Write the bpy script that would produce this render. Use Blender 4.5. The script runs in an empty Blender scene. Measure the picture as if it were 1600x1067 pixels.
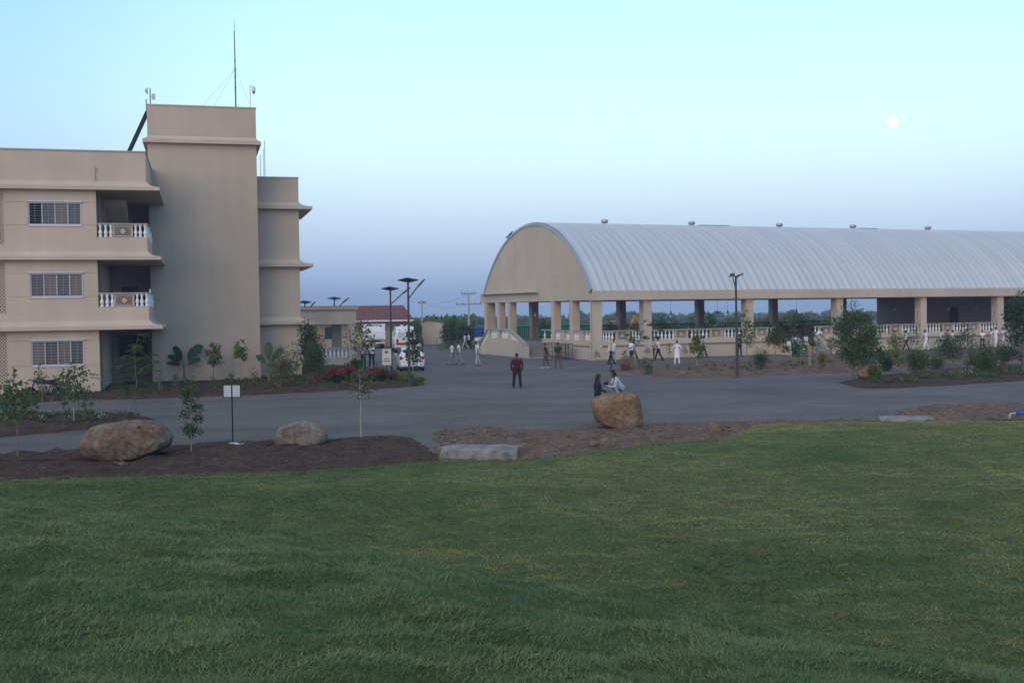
import bpy, bmesh, math, random
import numpy as np
from mathutils import Vector, Matrix
from mathutils.bvhtree import BVHTree
R_ = math.radians
scene = bpy.context.scene
COL = scene.collection
# ------------------------------------------------------------------ camera
FPX, CAMH, PITCH, ROLL = 1757.6, 4.1, R_(1.713), R_(0.741)
_F = np.array([0, math.cos(PITCH), -math.sin(PITCH)]); _U0 = np.array([0, math.sin(PITCH), math.cos(PITCH)]); _R0 = np.array([1., 0, 0])
_R = math.cos(ROLL)*_R0 - math.sin(ROLL)*_U0
_U = math.sin(ROLL)*_R0 + math.cos(ROLL)*_U0
cam_d = bpy.data.cameras.new('camera'); cam = bpy.data.objects.new('camera', cam_d); COL.objects.link(cam)
cam_d.sensor_width = 36; cam_d.lens = 36*FPX/1600; cam_d.clip_start = .1; cam_d.clip_end = 9000
M = Matrix.Identity(4)
for i in range(3):
    M[i][0] = _R[i]; M[i][1] = _U[i]; M[i][2] = -_F[i]
M.translation = Vector((0, 0, CAMH)); cam.matrix_world = M
scene.camera = cam
def G(x, y, z=0.0):                 # where a sight line meets the level z: real ground positions measured on the photograph
    d = _F + (x-800)/FPX*_R + (533.5-y)/FPX*_U
    t = (z-CAMH)/d[2]; return Vector((d[0]*t, d[1]*t, z))
# ------------------------------------------------------------------ sky, sun, exposure
SUN_AZ, SUN_EL = R_(203), R_(3.0)      # the sun has gone down behind the camera, to the left; the moon stands opposite
world = bpy.data.worlds.new('World'); scene.world = world; world.use_nodes = True
nt = world.node_tree; nt.nodes.clear()
def N(t, **kw):
    n = nt.nodes.new(t)
    for k, v in kw.items(): setattr(n, k, v)
    return n
out = N('ShaderNodeOutputWorld'); bg1 = N('ShaderNodeBackground'); bg2 = N('ShaderNodeBackground'); addn = N('ShaderNodeAddShader')
sky = N('ShaderNodeTexSky', sky_type='NISHITA', sun_disc=False); sky.sun_elevation = SUN_EL; sky.sun_rotation = SUN_AZ
sky.air_density = 1.0; sky.dust_density = 1.5; sky.ozone_density = 2.0
bg1.inputs['Strength'].default_value = .05
nt.links.new(sky.outputs[0], bg1.inputs['Color'])
# twilight gradient by height above the horizon (earth shadow below, bright pale arch above it, set pale and neutral overhead to light the ground)
tc = N('ShaderNodeTexCoord'); sep = N('ShaderNodeSeparateXYZ'); nt.links.new(tc.outputs['Generated'], sep.inputs[0])
ramp = N('ShaderNodeValToRGB'); nt.links.new(sep.outputs['Z'], ramp.inputs[0])
def lin(r, g, b):
    return tuple((c/255/12.92 if c <= 10.3 else ((c/255+.055)/1.055)**2.4) for c in (r, g, b))
stops = [(0.0, (131, 161, 203)), (.035, (154, 182, 220)), (.085, (194, 218, 246)), (.13, (214, 241, 254)), (.18, (213, 253, 255)), (.25, (194, 248, 254)), (.34, (186, 232, 248)), (.6, (196, 217, 232)), (1.0, (198, 212, 226))]
el = ramp.color_ramp.elements
while len(el) < len(stops): el.new(.5)
for e, (p, c) in zip(el, stops): e.position = p; e.color = (*lin(*c), 1)
ramp.color_ramp.interpolation = 'B_SPLINE'
# arch glow and lens falloff put into the tint: bluer away from view centre
vd = N('ShaderNodeVectorMath', operation='DOT_PRODUCT'); nt.links.new(tc.outputs['Generated'], vd.inputs[0]); vd.inputs[1].default_value = (math.sin(R_(7))*math.cos(R_(9)), math.cos(R_(7))*math.cos(R_(9)), math.sin(R_(9)))
mr = N('ShaderNodeMapRange', interpolation_type='SMOOTHERSTEP'); nt.links.new(vd.outputs['Value'], mr.inputs[0]); mr.inputs[1].default_value = math.cos(R_(34)); mr.inputs[2].default_value = math.cos(R_(7))
mxs = N('ShaderNodeMix', data_type='RGBA', blend_type='MULTIPLY'); mxs.inputs[0].default_value = 1; nt.links.new(ramp.outputs[0], mxs.inputs[6])
tn = N('ShaderNodeMix', data_type='RGBA'); nt.links.new(mr.outputs[0], tn.inputs[0]); tn.inputs[6].default_value = (.70, .76, .97, 1); tn.inputs[7].default_value = (1.04, 1.03, 1.0, 1); nt.links.new(tn.outputs[2], mxs.inputs[7])
nt.links.new(mxs.outputs[2], bg2.inputs['Color']); bg2.inputs['Strength'].default_value = 1.06
nt.links.new(bg1.outputs[0], addn.inputs[0]); nt.links.new(bg2.outputs[0], addn.inputs[1]); nt.links.new(addn.outputs[0], out.inputs[0])
sun_d = bpy.data.lights.new('sun', 'SUN'); sun = bpy.data.objects.new('sun', sun_d); COL.objects.link(sun)
sun_d.energy = 1.5; sun_d.angle = R_(60); sun_d.color = (1, .79, .60)
sdir = Vector((math.sin(SUN_AZ)*math.cos(R_(24)), math.cos(SUN_AZ)*math.cos(R_(24)), math.sin(R_(24))))   # centre of the soft afterglow
sun.rotation_euler = sdir.to_track_quat('Z', 'Y').to_euler()
scene.view_settings.view_transform = 'Standard'; scene.view_settings.look = 'None'
scene.view_settings.exposure = 0; scene.view_settings.gamma = 1
scene.render.engine = 'CYCLES'; scene.cycles.use_denoising = True
scene.cycles.max_bounces = 6; scene.cycles.diffuse_bounces = 3; scene.cycles.glossy_bounces = 3; scene.cycles.transparent_max_bounces = 8
scene.cycles.volume_bounces = 0; scene.cycles.caustics_reflective = False; scene.cycles.caustics_refractive = False
# ------------------------------------------------------------------ materials
MATS = {}
def mat(name, c1, c2=None, scale=3., rough=.8, bump=0., bscale=None, detail=5., metal=0., spec=.3, stretch=None, ramp=(.35, .65), coat=0.):
    if name in MATS: return MATS[name]
    m = bpy.data.materials.new(name); m.use_nodes = True; t = m.node_tree; b = t.nodes['Principled BSDF']
    b.inputs['Roughness'].default_value = rough; b.inputs['Metallic'].default_value = metal; b.inputs['Specular IOR Level'].default_value = spec
    b.inputs['Coat Weight'].default_value = coat
    b.inputs['Base Color'].default_value = (*c1, 1)
    if c2 is not None or bump:
        co = t.nodes.new('ShaderNodeTexCoord'); src = co.outputs['Object']
        if stretch:
            mp = t.nodes.new('ShaderNodeMapping'); mp.inputs['Scale'].default_value = stretch; t.links.new(src, mp.inputs[0]); src = mp.outputs[0]
    if c2 is not None:
        n1 = t.nodes.new('ShaderNodeTexNoise'); n1.inputs['Scale'].default_value = scale; n1.inputs['Detail'].default_value = detail; n1.inputs['Roughness'].default_value = .65
        t.links.new(src, n1.inputs['Vector'])
        r = t.nodes.new('ShaderNodeValToRGB'); r.color_ramp.elements[0].position = ramp[0]; r.color_ramp.elements[1].position = ramp[1]
        r.color_ramp.elements[0].color = (*c1, 1); r.color_ramp.elements[1].color = (*c2, 1)
        t.links.new(n1.outputs['Fac'], r.inputs[0]); t.links.new(r.outputs[0], b.inputs['Base Color'])
    if bump:
        n2 = t.nodes.new('ShaderNodeTexNoise'); n2.inputs['Scale'].default_value = bscale or scale*4; n2.inputs['Detail'].default_value = 6
        t.links.new(src, n2.inputs['Vector'])
        bp = t.nodes.new('ShaderNodeBump'); bp.inputs['Strength'].default_value = bump; bp.inputs['Distance'].default_value = .05
        t.links.new(n2.outputs['Fac'], bp.inputs['Height']); t.links.new(bp.outputs[0], b.inputs['Normal'])
    MATS[name] = m; return m
def leafmat(name, c1, c2, trans=.35, rough=.55):
    if name in MATS: return MATS[name]
    m = bpy.data.materials.new(name); m.use_nodes = True; t = m.node_tree; b = t.nodes['Principled BSDF']
    at = t.nodes.new('ShaderNodeAttribute'); at.attribute_name = 'tint'
    mx = t.nodes.new('ShaderNodeMix'); mx.data_type = 'RGBA'; mx.inputs[6].default_value = (*c1, 1); mx.inputs[7].default_value = (*c2, 1)
    t.links.new(at.outputs['Fac'], mx.inputs[0]); t.links.new(mx.outputs[2], b.inputs['Base Color'])
    b.inputs['Roughness'].default_value = rough; b.inputs['Specular IOR Level'].default_value = .25
    tr = t.nodes.new('ShaderNodeBsdfTranslucent'); t.links.new(mx.outputs[2], tr.inputs[0])
    ms = t.nodes.new('ShaderNodeMixShader'); ms.inputs[0].default_value = trans
    t.links.new(b.outputs[0], ms.inputs[1]); t.links.new(tr.outputs[0], ms.inputs[2]); t.links.new(ms.outputs[0], t.nodes['Material Output'].inputs[0])
    MATS[name] = m; return m
def glassmat(name, c, rough=.05):
    m = mat(name, c, rough=rough, spec=.6); return m
PLA = mat('plaster', (.515, .418, .325), (.56, .46, .36), .6, .9, .25, 30)
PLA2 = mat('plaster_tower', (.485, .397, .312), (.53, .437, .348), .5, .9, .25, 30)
COPE = mat('grey_coping', (.30, .29, .28), (.38, .37, .36), 4, .8)
WHITE = mat('white_cement', (.72, .72, .72), (.82, .82, .82), 6, .7)
ALU = mat('aluminium', (.62, .66, .72), rough=.45, metal=.3)
GLASS = glassmat('window_glass', (.03, .035, .045))
CURT = mat('curtain', (.20, .13, .085), (.34, .24, .17), 14, .9, stretch=(3, 1, .1))
CURTG = mat('grey_curtain', (.13, .12, .12), (.2, .18, .17), 14, .9, stretch=(3, 1, .1))
DARK = mat('dark_interior', (.035, .03, .03))
BLACK = mat('black_metal', (.012, .013, .015), rough=.5)
STEEL = mat('grey_steel', (.10, .11, .12), rough=.5, metal=.4)
GALV = mat('galvanised', (.42, .44, .46), (.52, .54, .56), 8, .45, metal=.5)
ROOFM = mat('roof_sheet', (.47, .515, .55), (.53, .57, .60), 1.2, .55, metal=.1, spec=.4, stretch=(1, .15, .15))
WOOD = mat('brown_wood', (.10, .045, .028), (.15, .07, .04), 6, .6)
ASPH = mat('asphalt', (.100, .093, .087), (.160, .149, .138), .28, .95, .8, 45, detail=12, ramp=(.3, .7))
SOIL = mat('dark_soil', (.036, .021, .013), (.082, .047, .030), 2.2, 1., 1., 26, detail=10)
REDSOIL = mat('reddish_soil', (.095, .054, .035), (.19, .118, .08), 1.6, 1., 1., 22, detail=10)
STEP = mat('stone_steps', (.20, .20, .205), (.27, .27, .27), 3, .8)
BARK = mat('bark', (.16, .115, .075), (.26, .20, .14), 10, .9)
BARKP = mat('pale_bark', (.30, .25, .19), (.42, .36, .28), 10, .9)
CARW = mat('white_car_paint', (.78, .79, .80), rough=.25, spec=.5, coat=.5)
TYRE = mat('tyre', (.02, .02, .02), rough=.85)
REDL = mat('red_lens', (.45, .02, .02), rough=.2)
def speckle(m, scale, lo, hi, stretch=None):      # fine grain multiplied over a material's colour
    t = m.node_tree; bs = t.nodes['Principled BSDF']; src = bs.inputs['Base Color'].links[0].from_socket; co = [n for n in t.nodes if n.type == 'TEX_COORD'][0]
    n2 = t.nodes.new('ShaderNodeTexNoise'); n2.inputs['Scale'].default_value = scale; n2.inputs['Detail'].default_value = 4; t.links.new(co.outputs['Object'], n2.inputs[0])
    if stretch: mp = t.nodes.new('ShaderNodeMapping'); mp.inputs['Scale'].default_value = stretch; t.links.new(co.outputs['Object'], mp.inputs[0]); t.links.new(mp.outputs[0], n2.inputs[0])
    mr_ = t.nodes.new('ShaderNodeMapRange'); mr_.inputs[1].default_value = .3; mr_.inputs[2].default_value = .7; mr_.inputs[3].default_value = lo; mr_.inputs[4].default_value = hi; t.links.new(n2.outputs['Fac'], mr_.inputs[0])
    mx = t.nodes.new('ShaderNodeMix'); mx.data_type = 'RGBA'; mx.blend_type = 'MULTIPLY'; mx.inputs[0].default_value = 1; t.links.new(src, mx.inputs[6]); t.links.new(mr_.outputs[0], mx.inputs[7]); t.links.new(mx.outputs[2], bs.inputs['Base Color'])
speckle(ASPH, 14, .78, 1.25); speckle(SOIL, 9, .55, 1.5); speckle(REDSOIL, 9, .6, 1.45); speckle(PLA, .25, .93, 1.06); speckle(PLA2, .2, .92, 1.07)
speckle(PLA, 2.2, .965, 1.025, (1, 1, .06)); speckle(PLA2, 1.8, .96, 1.03, (1, 1, .05)); speckle(ASPH, 1., .86, 1.14, (.05, .5, 1)); speckle(ASPH, .12, .88, 1.12); speckle(ROOFM, 1.5, .93, 1.06, (1, .08, .08))
_t = ROOFM.node_tree; _b = _t.nodes['Principled BSDF']; _s = _b.inputs['Base Color'].links[0].from_socket; _oi = _t.nodes.new('ShaderNodeObjectInfo'); _mr = _t.nodes.new('ShaderNodeMapRange'); _mr.inputs[3].default_value = .95; _mr.inputs[4].default_value = 1.04
_t.links.new(_oi.outputs['Random'], _mr.inputs[0]); _mx = _t.nodes.new('ShaderNodeMix'); _mx.data_type = 'RGBA'; _mx.blend_type = 'MULTIPLY'; _mx.inputs[0].default_value = 1; _t.links.new(_s, _mx.inputs[6]); _t.links.new(_mr.outputs[0], _mx.inputs[7]); _t.links.new(_mx.outputs[2], _b.inputs['Base Color'])
# ------------------------------------------------------------------ mesh builder
class MB:
    def __init__(s): s.v = []; s.f = []; s.m = []
    def add(s, vs, fs, mi=0):
        o = len(s.v); s.v += [tuple(map(float, p)) for p in vs]; s.f += [tuple(i+o for i in f) for f in fs]; s.m += [mi]*len(fs); return s
    def box(s, x0, x1, y0, y1, z0, z1, mi=0):
        return s.add([(x0,y0,z0),(x1,y0,z0),(x1,y1,z0),(x0,y1,z0),(x0,y0,z1),(x1,y0,z1),(x1,y1,z1),(x0,y1,z1)],
                     [(0,3,2,1),(4,5,6,7),(0,1,5,4),(1,2,6,5),(2,3,7,6),(3,0,4,7)], mi)
    def tube(s, pts, rad, n=8, mi=0, caps=True):
        pts = [Vector(p) for p in pts]; k = len(pts)
        if not hasattr(rad, '__len__'): rad = [rad]*k
        vs = []; prev = None
        for i, p in enumerate(pts):
            t = (pts[min(i+1, k-1)]-pts[max(i-1, 0)]).normalized()
            if prev is None: a = t.orthogonal().normalized()
            else: a = (prev - t*prev.dot(t)).normalized()
            prev = a; b = t.cross(a)
            for j in range(n):
                g = 2*math.pi*j/n; vs.append(p+(a*math.cos(g)+b*math.sin(g))*rad[i])
        fs = [(i*n+j, i*n+(j+1) % n, (i+1)*n+(j+1) % n, (i+1)*n+j) for i in range(k-1) for j in range(n)]
        if caps: fs += [tuple(range(n-1, -1, -1)), tuple((k-1)*n+j for j in range(n))]
        return s.add(vs, fs, mi)
    def lathe(s, prof, c=(0, 0, 0), n=10, mi=0, axis='z'):
        vs = []
        for r, z in prof:
            for j in range(n):
                g = 2*math.pi*j/n; x, y = r*math.cos(g), r*math.sin(g)
                p = (x, y, z) if axis == 'z' else ((z, x, y) if axis == 'x' else (x, z, y))
                vs.append((p[0]+c[0], p[1]+c[1], p[2]+c[2]))
        k = len(prof)
        fs = [(i*n+j, i*n+(j+1) % n, (i+1)*n+(j+1) % n, (i+1)*n+j) for i in range(k-1) for j in range(n)]
        fs += [tuple(range(n-1, -1, -1)), tuple((k-1)*n+j for j in range(n))]
        return s.add(vs, fs, mi)
    def prism(s, poly, a0, a1, axis='x', mi=0):     # poly in the two other axes
        n = len(poly); vs = []
        for a in (a0, a1):
            for p, q in poly: vs.append((a, p, q) if axis == 'x' else ((p, a, q) if axis == 'y' else (p, q, a)))
        return s.add(vs, [tuple(range(n-1, -1, -1)), tuple(range(n, 2*n))]+[(i, (i+1) % n, n+(i+1) % n, n+i) for i in range(n)], mi)
    def mesh(s, name, mats, smooth=False):
        me = bpy.data.meshes.new(name); me.from_pydata(s.v, [], s.f)
        if not isinstance(mats, (list, tuple)): mats = [mats]
        for m in mats: me.materials.append(m)
        if len(mats) > 1: me.polygons.foreach_set('material_index', s.m)
        if smooth: me.polygons.foreach_set('use_smooth', [True]*len(me.polygons))
        bm = bmesh.new(); bm.from_mesh(me); bmesh.ops.recalc_face_normals(bm, faces=bm.faces); bm.to_mesh(me); bm.free()
        me.update(); return me
    def build(s, name, mats, parent=None, smooth=False, loc=None, rz=0, bevel=0):
        return link(name, s.mesh(name, mats, smooth), parent, loc, rz, bevel)
def link(name, me, parent=None, loc=None, rz=0, bevel=0):
    o = bpy.data.objects.new(name, me); COL.objects.link(o)
    if parent: o.parent = parent
    if loc is not None: o.location = loc
    if rz: o.rotation_euler.z = rz
    if bevel:
        b = o.modifiers.new('b', 'BEVEL'); b.width = bevel; b.segments = 2; b.limit_method = 'ANGLE'
    return o
def tag(o, label, cat=None, group=None, kind=None):
    if label: o['label'] = label
    if cat: o['category'] = cat
    if group: o['group'] = group
    if kind: o['kind'] = kind
    return o
def thing(name, label, cat, loc=(0, 0, 0), rz=0, group=None):
    o = bpy.data.objects.new(name, None); COL.objects.link(o); o.location = loc; o.rotation_euler.z = rz; o.empty_display_size = .3
    return tag(o, label, cat, group)
def az(deg): return R_(90-deg)
rng = np.random.default_rng(7); random.seed(7)
def npmesh(name, V, F4, material, tint=None, smooth=False):    # big numpy meshes: F4 an int array (n,3) or (n,4)
    me = bpy.data.meshes.new(name); n, k = F4.shape
    me.vertices.add(len(V)); me.vertices.foreach_set('co', np.ascontiguousarray(V, np.float32).ravel())
    me.loops.add(n*k); me.loops.foreach_set('vertex_index', np.ascontiguousarray(F4, np.int32).ravel())
    me.polygons.add(n); me.polygons.foreach_set('loop_start', np.arange(0, n*k, k, dtype=np.int32))
    me.update(calc_edges=True)
    for m in (material if isinstance(material, (list, tuple)) else [material]): me.materials.append(m)
    if tint is not None:
        a = me.attributes.new('tint', 'FLOAT', 'POINT'); a.data.foreach_set('value', np.ascontiguousarray(tint, np.float32))
    if smooth: me.polygons.foreach_set('use_smooth', np.ones(n, bool))
    me.validate(); return me
# smooth value noise on arrays
_perm = rng.random((256, 256))
def vnoise(x, y):
    xi = np.floor(x).astype(int); yi = np.floor(y).astype(int); fx = x-xi; fy = y-yi
    fx = fx*fx*(3-2*fx); fy = fy*fy*(3-2*fy); a = _perm
    v = lambda i, j: a[(xi+i) & 255, (yi+j) & 255]
    return (v(0,0)*(1-fx)+v(1,0)*fx)*(1-fy)+(v(0,1)*(1-fx)+v(1,1)*fx)*fy - .5
def fbm(x, y, o=4):
    s = 0; a = 1.
    for i in range(o): s = s+a*vnoise(x*2**i+17*i, y*2**i+5*i); a *= .5
    return s
# ------------------------------------------------------------------ ground, road, beds, lawn
def gz(y): return -.06-.010*max(0., y-140)         # the plain falls away gently beyond the site
g = 1290
tag(MB().add([(-g, -60, -.06), (g, -60, -.06), (-g, 140, -.06), (g, 140, -.06), (-g, 1480, gz(1480)), (g, 1480, gz(1480))], [(0, 1, 3, 2), (2, 3, 5, 4)]).build('ground', mat('scrub_ground', (.11, .09, .055), (.19, .15, .095), .02, 1., .3, .4, detail=10)), None, kind='structure')
tag(MB().add([(-75, 20, 0), (95, 20, 0), (95, 135, 0), (-75, 135, 0)], [(0, 1, 2, 3)]).build('asphalt_road', ASPH), None, kind='structure')
def sdist(px, py, poly):              # signed distance, positive inside
    P = np.array(poly, float); n = len(P); best = np.full(px.shape, 1e9); ins = np.zeros(px.shape, bool)
    for i in range(n):
        a, b = P[i], P[(i+1) % n]; ab = b-a; t = np.clip(((px-a[0])*ab[0]+(py-a[1])*ab[1])/(ab@ab), 0, 1)
        best = np.minimum(best, np.hypot(px-a[0]-t*ab[0], py-a[1]-t*ab[1]))
        c = ((a[1] > py) != (b[1] > py)) & (px < (b[0]-a[0])*(py-a[1])/(b[1]-a[1]+1e-12)+a[0]); ins ^= c
    return np.where(ins, best, -best)
BEDS = []
def bed(pts, h, m, step=.22, edge=.5, name='planting_bed', rough=.05, world=None):
    poly = [(G(*p).x, G(*p).y) for p in pts] if world is None else world
    P = np.array(poly); x0, y0 = P.min(0)-.6; x1, y1 = P.max(0)+.6
    nx = max(4, int((x1-x0)/step)); ny = max(4, int((y1-y0)/step))
    X, Y = np.meshgrid(np.linspace(x0, x1, nx), np.linspace(y0, y1, ny))
    d = sdist(X, Y, poly)+fbm(X*1.3, Y*1.3)*.25
    Z = np.where(d > 0, h*np.clip(d/edge, 0, 1)**.7+rough*2*fbm(X*2.3, Y*2.3, 5)*np.clip(d/.3, 0, 1), d*.5)
    Z = np.clip(Z, -.15, None)
    V = np.stack([X, Y, Z], -1).reshape(-1, 3); idx = np.arange(nx*ny).reshape(ny, nx)
    F = np.stack([idx[:-1, :-1], idx[:-1, 1:], idx[1:, 1:], idx[1:, :-1]], -1).reshape(-1, 4)
    keep = (Z.reshape(-1)[F] > -.1).any(1)
    o = link(name, npmesh(name, V, F[keep], m, smooth=True)); o['kind'] = 'structure'; BEDS.append((poly, h, edge)); return poly
_le = [G(*q, .12) for q in ((0, 750), (200, 744), (400, 736), (560, 729), (670, 721), (800, 718), (900, 706), (1000, 696), (1100, 688), (1140, 683), (1160, 672), (1180, 664), (1250, 660), (1350, 658.5), (1450, 660), (1600, 657))]
_lx = [-60, -30]+[q.x for q in _le]+[30, 60]; _ly = [24, 25.6]+[q.y for q in _le]+[40.5, 45]
def lawn_edge(x): return np.interp(x, _lx, _ly)
NX, NY = .63, .777
def mound(x, y):
    d = NX*x+NY*y+.06*np.clip(-x-1.5, 0, None)**1.5
    dp = np.clip(d, 0, None); q = np.minimum(dp, 7.43)
    z = 2.45-.45*(q/6.5)**4.5
    e = np.clip(dp-7.43, 0, None)
    z = np.where(dp > 7.43, 1.62-.72*e, z)
    k = .55; z = np.where(z > k, z, k*np.exp((z-k)/k*1.0)*1.0)      # soft foot
    return z-(.06+.03*np.clip(x, 0, 4))*np.clip(z, 0, 1)
def terrain(x, y):
    z = mound(x, y)
    z = z+.42*np.exp(-(((x-15)/8)**2+((y-30)/6.5)**2))+.12*np.exp(-(((x+6)/6)**2+((y-24)/3)**2))
    z = z+.07*fbm(x*.35, y*.35, 3)+.05*fbm(x*1.3, y*2.2, 3)+.10*fbm(x*2.6, y*4.8, 3)*np.clip(1.3-y/30, .3, 1)
    e = lawn_edge(x)+.35*fbm(x*.8, x*0+3.3, 3)-y
    return np.where(e > 0, z*np.clip(e/2.2, 0, 1)**.8+.13, np.clip(.13+e*.9, -.2, .13))
na, nb = 420, 420
s = np.linspace(0, 1, nb); tt = np.linspace(-1, 1, na)
Yg = (-8+(50+8)*(.35*s+.65*s**2))[:, None]*np.ones((1, na)); Xg = (tt*(.45+.55*np.abs(tt)))[None, :]*np.maximum(14, 55)*np.ones((nb, 1))
Zg = terrain(Xg, Yg)-.012
V = np.stack([Xg, Yg, Zg], -1).reshape(-1, 3); idx = np.arange(na*nb).reshape(nb, na)
F = np.stack([idx[:-1, :-1], idx[:-1, 1:], idx[1:, 1:], idx[1:, :-1]], -1).reshape(-1, 4)
keep = (V[:, 2][F] > -.15).any(1)
LAWNM = mat('lawn_soil', (.055, .10, .032), (.11, .135, .05), 1.5, 1., .8, 40, detail=9)
tag(link('lawn', npmesh('lawn', V, F[keep], LAWNM, smooth=True)), None, kind='structure')
# grass blades
def blades(n, xr, yr, L, W, accept):
    x = rng.uniform(*xr, n); y = rng.uniform(*yr, n); k = accept(x, y); x, y = x[k], y[k]
    k = y < lawn_edge(x)-.05+.3*fbm(x*.8, x*0+3.3, 3); x, y = x[k], y[k]
    z = terrain(x, y); n = len(x)
    tuft = fbm(x*2.6, y*5.2, 3); big = fbm(x*.25+9, y*.4+3, 4)
    ang = 6.28*fbm(x*.7+40, y*.7+11, 3)*1.5+rng.normal(0, 1.1, n)
    lean = np.clip(.95+.6*tuft+rng.normal(0, .35, n), .1, 1.5)
    l = L*np.clip(1.05+1.1*tuft+rng.normal(0, .2, n), .45, 1.6)
    dx, dy, dz = np.cos(ang)*np.sin(lean), np.sin(ang)*np.sin(lean), np.cos(lean)
    wa = rng.uniform(0, 6.28, n); wx, wy = np.cos(wa)*W*.5, np.sin(wa)*W*.5
    z = z-.008
    V = np.empty((n, 3, 3)); V[:, 0] = np.stack([x-wx, y-wy, z], 1); V[:, 1] = np.stack([x+wx, y+wy, z], 1); V[:, 2] = np.stack([x+dx*l, y+dy*l, z+dz*l], 1)
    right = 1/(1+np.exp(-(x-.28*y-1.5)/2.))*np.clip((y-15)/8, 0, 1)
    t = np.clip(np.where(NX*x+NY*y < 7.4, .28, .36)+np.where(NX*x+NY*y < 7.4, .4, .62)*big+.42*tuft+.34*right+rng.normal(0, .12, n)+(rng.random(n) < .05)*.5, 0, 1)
    return V.reshape(-1, 3), np.repeat(t, 3)
infr = lambda x, y: np.abs(x) < .52*y+2.2
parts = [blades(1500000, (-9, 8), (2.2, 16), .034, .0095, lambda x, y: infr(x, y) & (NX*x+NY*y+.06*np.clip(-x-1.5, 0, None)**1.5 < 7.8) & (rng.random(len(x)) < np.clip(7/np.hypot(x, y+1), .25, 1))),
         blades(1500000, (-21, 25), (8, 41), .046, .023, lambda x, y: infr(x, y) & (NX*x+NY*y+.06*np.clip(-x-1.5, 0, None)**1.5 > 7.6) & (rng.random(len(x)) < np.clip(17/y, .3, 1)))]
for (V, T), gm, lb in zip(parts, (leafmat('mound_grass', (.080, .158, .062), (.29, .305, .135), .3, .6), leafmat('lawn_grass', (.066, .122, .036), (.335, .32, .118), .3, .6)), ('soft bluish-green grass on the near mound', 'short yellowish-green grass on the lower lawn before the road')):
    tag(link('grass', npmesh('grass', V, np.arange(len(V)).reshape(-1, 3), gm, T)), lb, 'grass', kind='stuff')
# beds
b_near = bed([(-60, 716), (0, 711), (100, 704), (250, 699), (300, 695), (420, 690), (560, 686), (610, 681), (650, 685), (668, 698), (685, 716), (690, 735), (400, 752), (0, 768), (-60, 772)], .11, SOIL, .16, .9, rough=.08)
b_stone = bed([(672, 700), (672, 676), (700, 669), (780, 668), (850, 672), (925, 670), (1000, 664), (1080, 659), (1180, 657), (1300, 656.5), (1385, 651), (1420, 636), (1490, 630), (1560, 628), (1660, 632), (1660, 668), (1400, 675), (1160, 682), (1130, 700), (900, 715), (690, 735)], .05, REDSOIL, .18, .8, rough=.08, name='soil_verge')
b_med = bed([(-80, 655), (0, 651), (100, 647), (190, 648), (240, 655), (235, 664), (110, 673), (0, 684), (-80, 690)], .14, SOIL, .2, .6)
b_bld = bed([(-60, 634), (0, 634), (60, 629), (110, 624), (200, 624.5), (300, 620), (400, 617), (500, 612), (590, 608), (650, 604), (666, 600), (655, 593), (600, 581), (560, 574), (470, 575), (400, 586), (250, 597), (150, 606), (0, 614), (-60, 616)], .22, SOIL, .22, .8)
b_hall = bed([(962, 578), (1000, 575), (1100, 566), (1200, 563), (1300, 558), (1400, 552), (1500, 548), (1660, 541), (1660, 556), (1500, 569), (1380, 578), (1300, 584), (1130, 589), (1060, 590.5), (985, 584)], .15, REDSOIL, .3, 1., rough=.06)
b_right = bed([(1308, 598), (1345, 591), (1400, 586), (1500, 577), (1600, 570), (1700, 565), (1700, 588), (1600, 595), (1500, 601), (1400, 607), (1345, 607)], .16, SOIL, .25, .7)
b_grass = bed([(684, 548), (684, 537), (760, 533), (800, 533), (800, 541), (750, 546)], .08, mat('far_turf', (.035, .075, .025), (.06, .10, .035), 1.2, 1., .8, 9), .5, .6, name='grass_plot')
def bedz(x, y):
    for poly, h, e in BEDS:
        d = sdist(np.array([x]), np.array([y]), poly)[0]
        if d > 0: return h*min(1, d/e)**.7-.02
    return 0.
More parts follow.
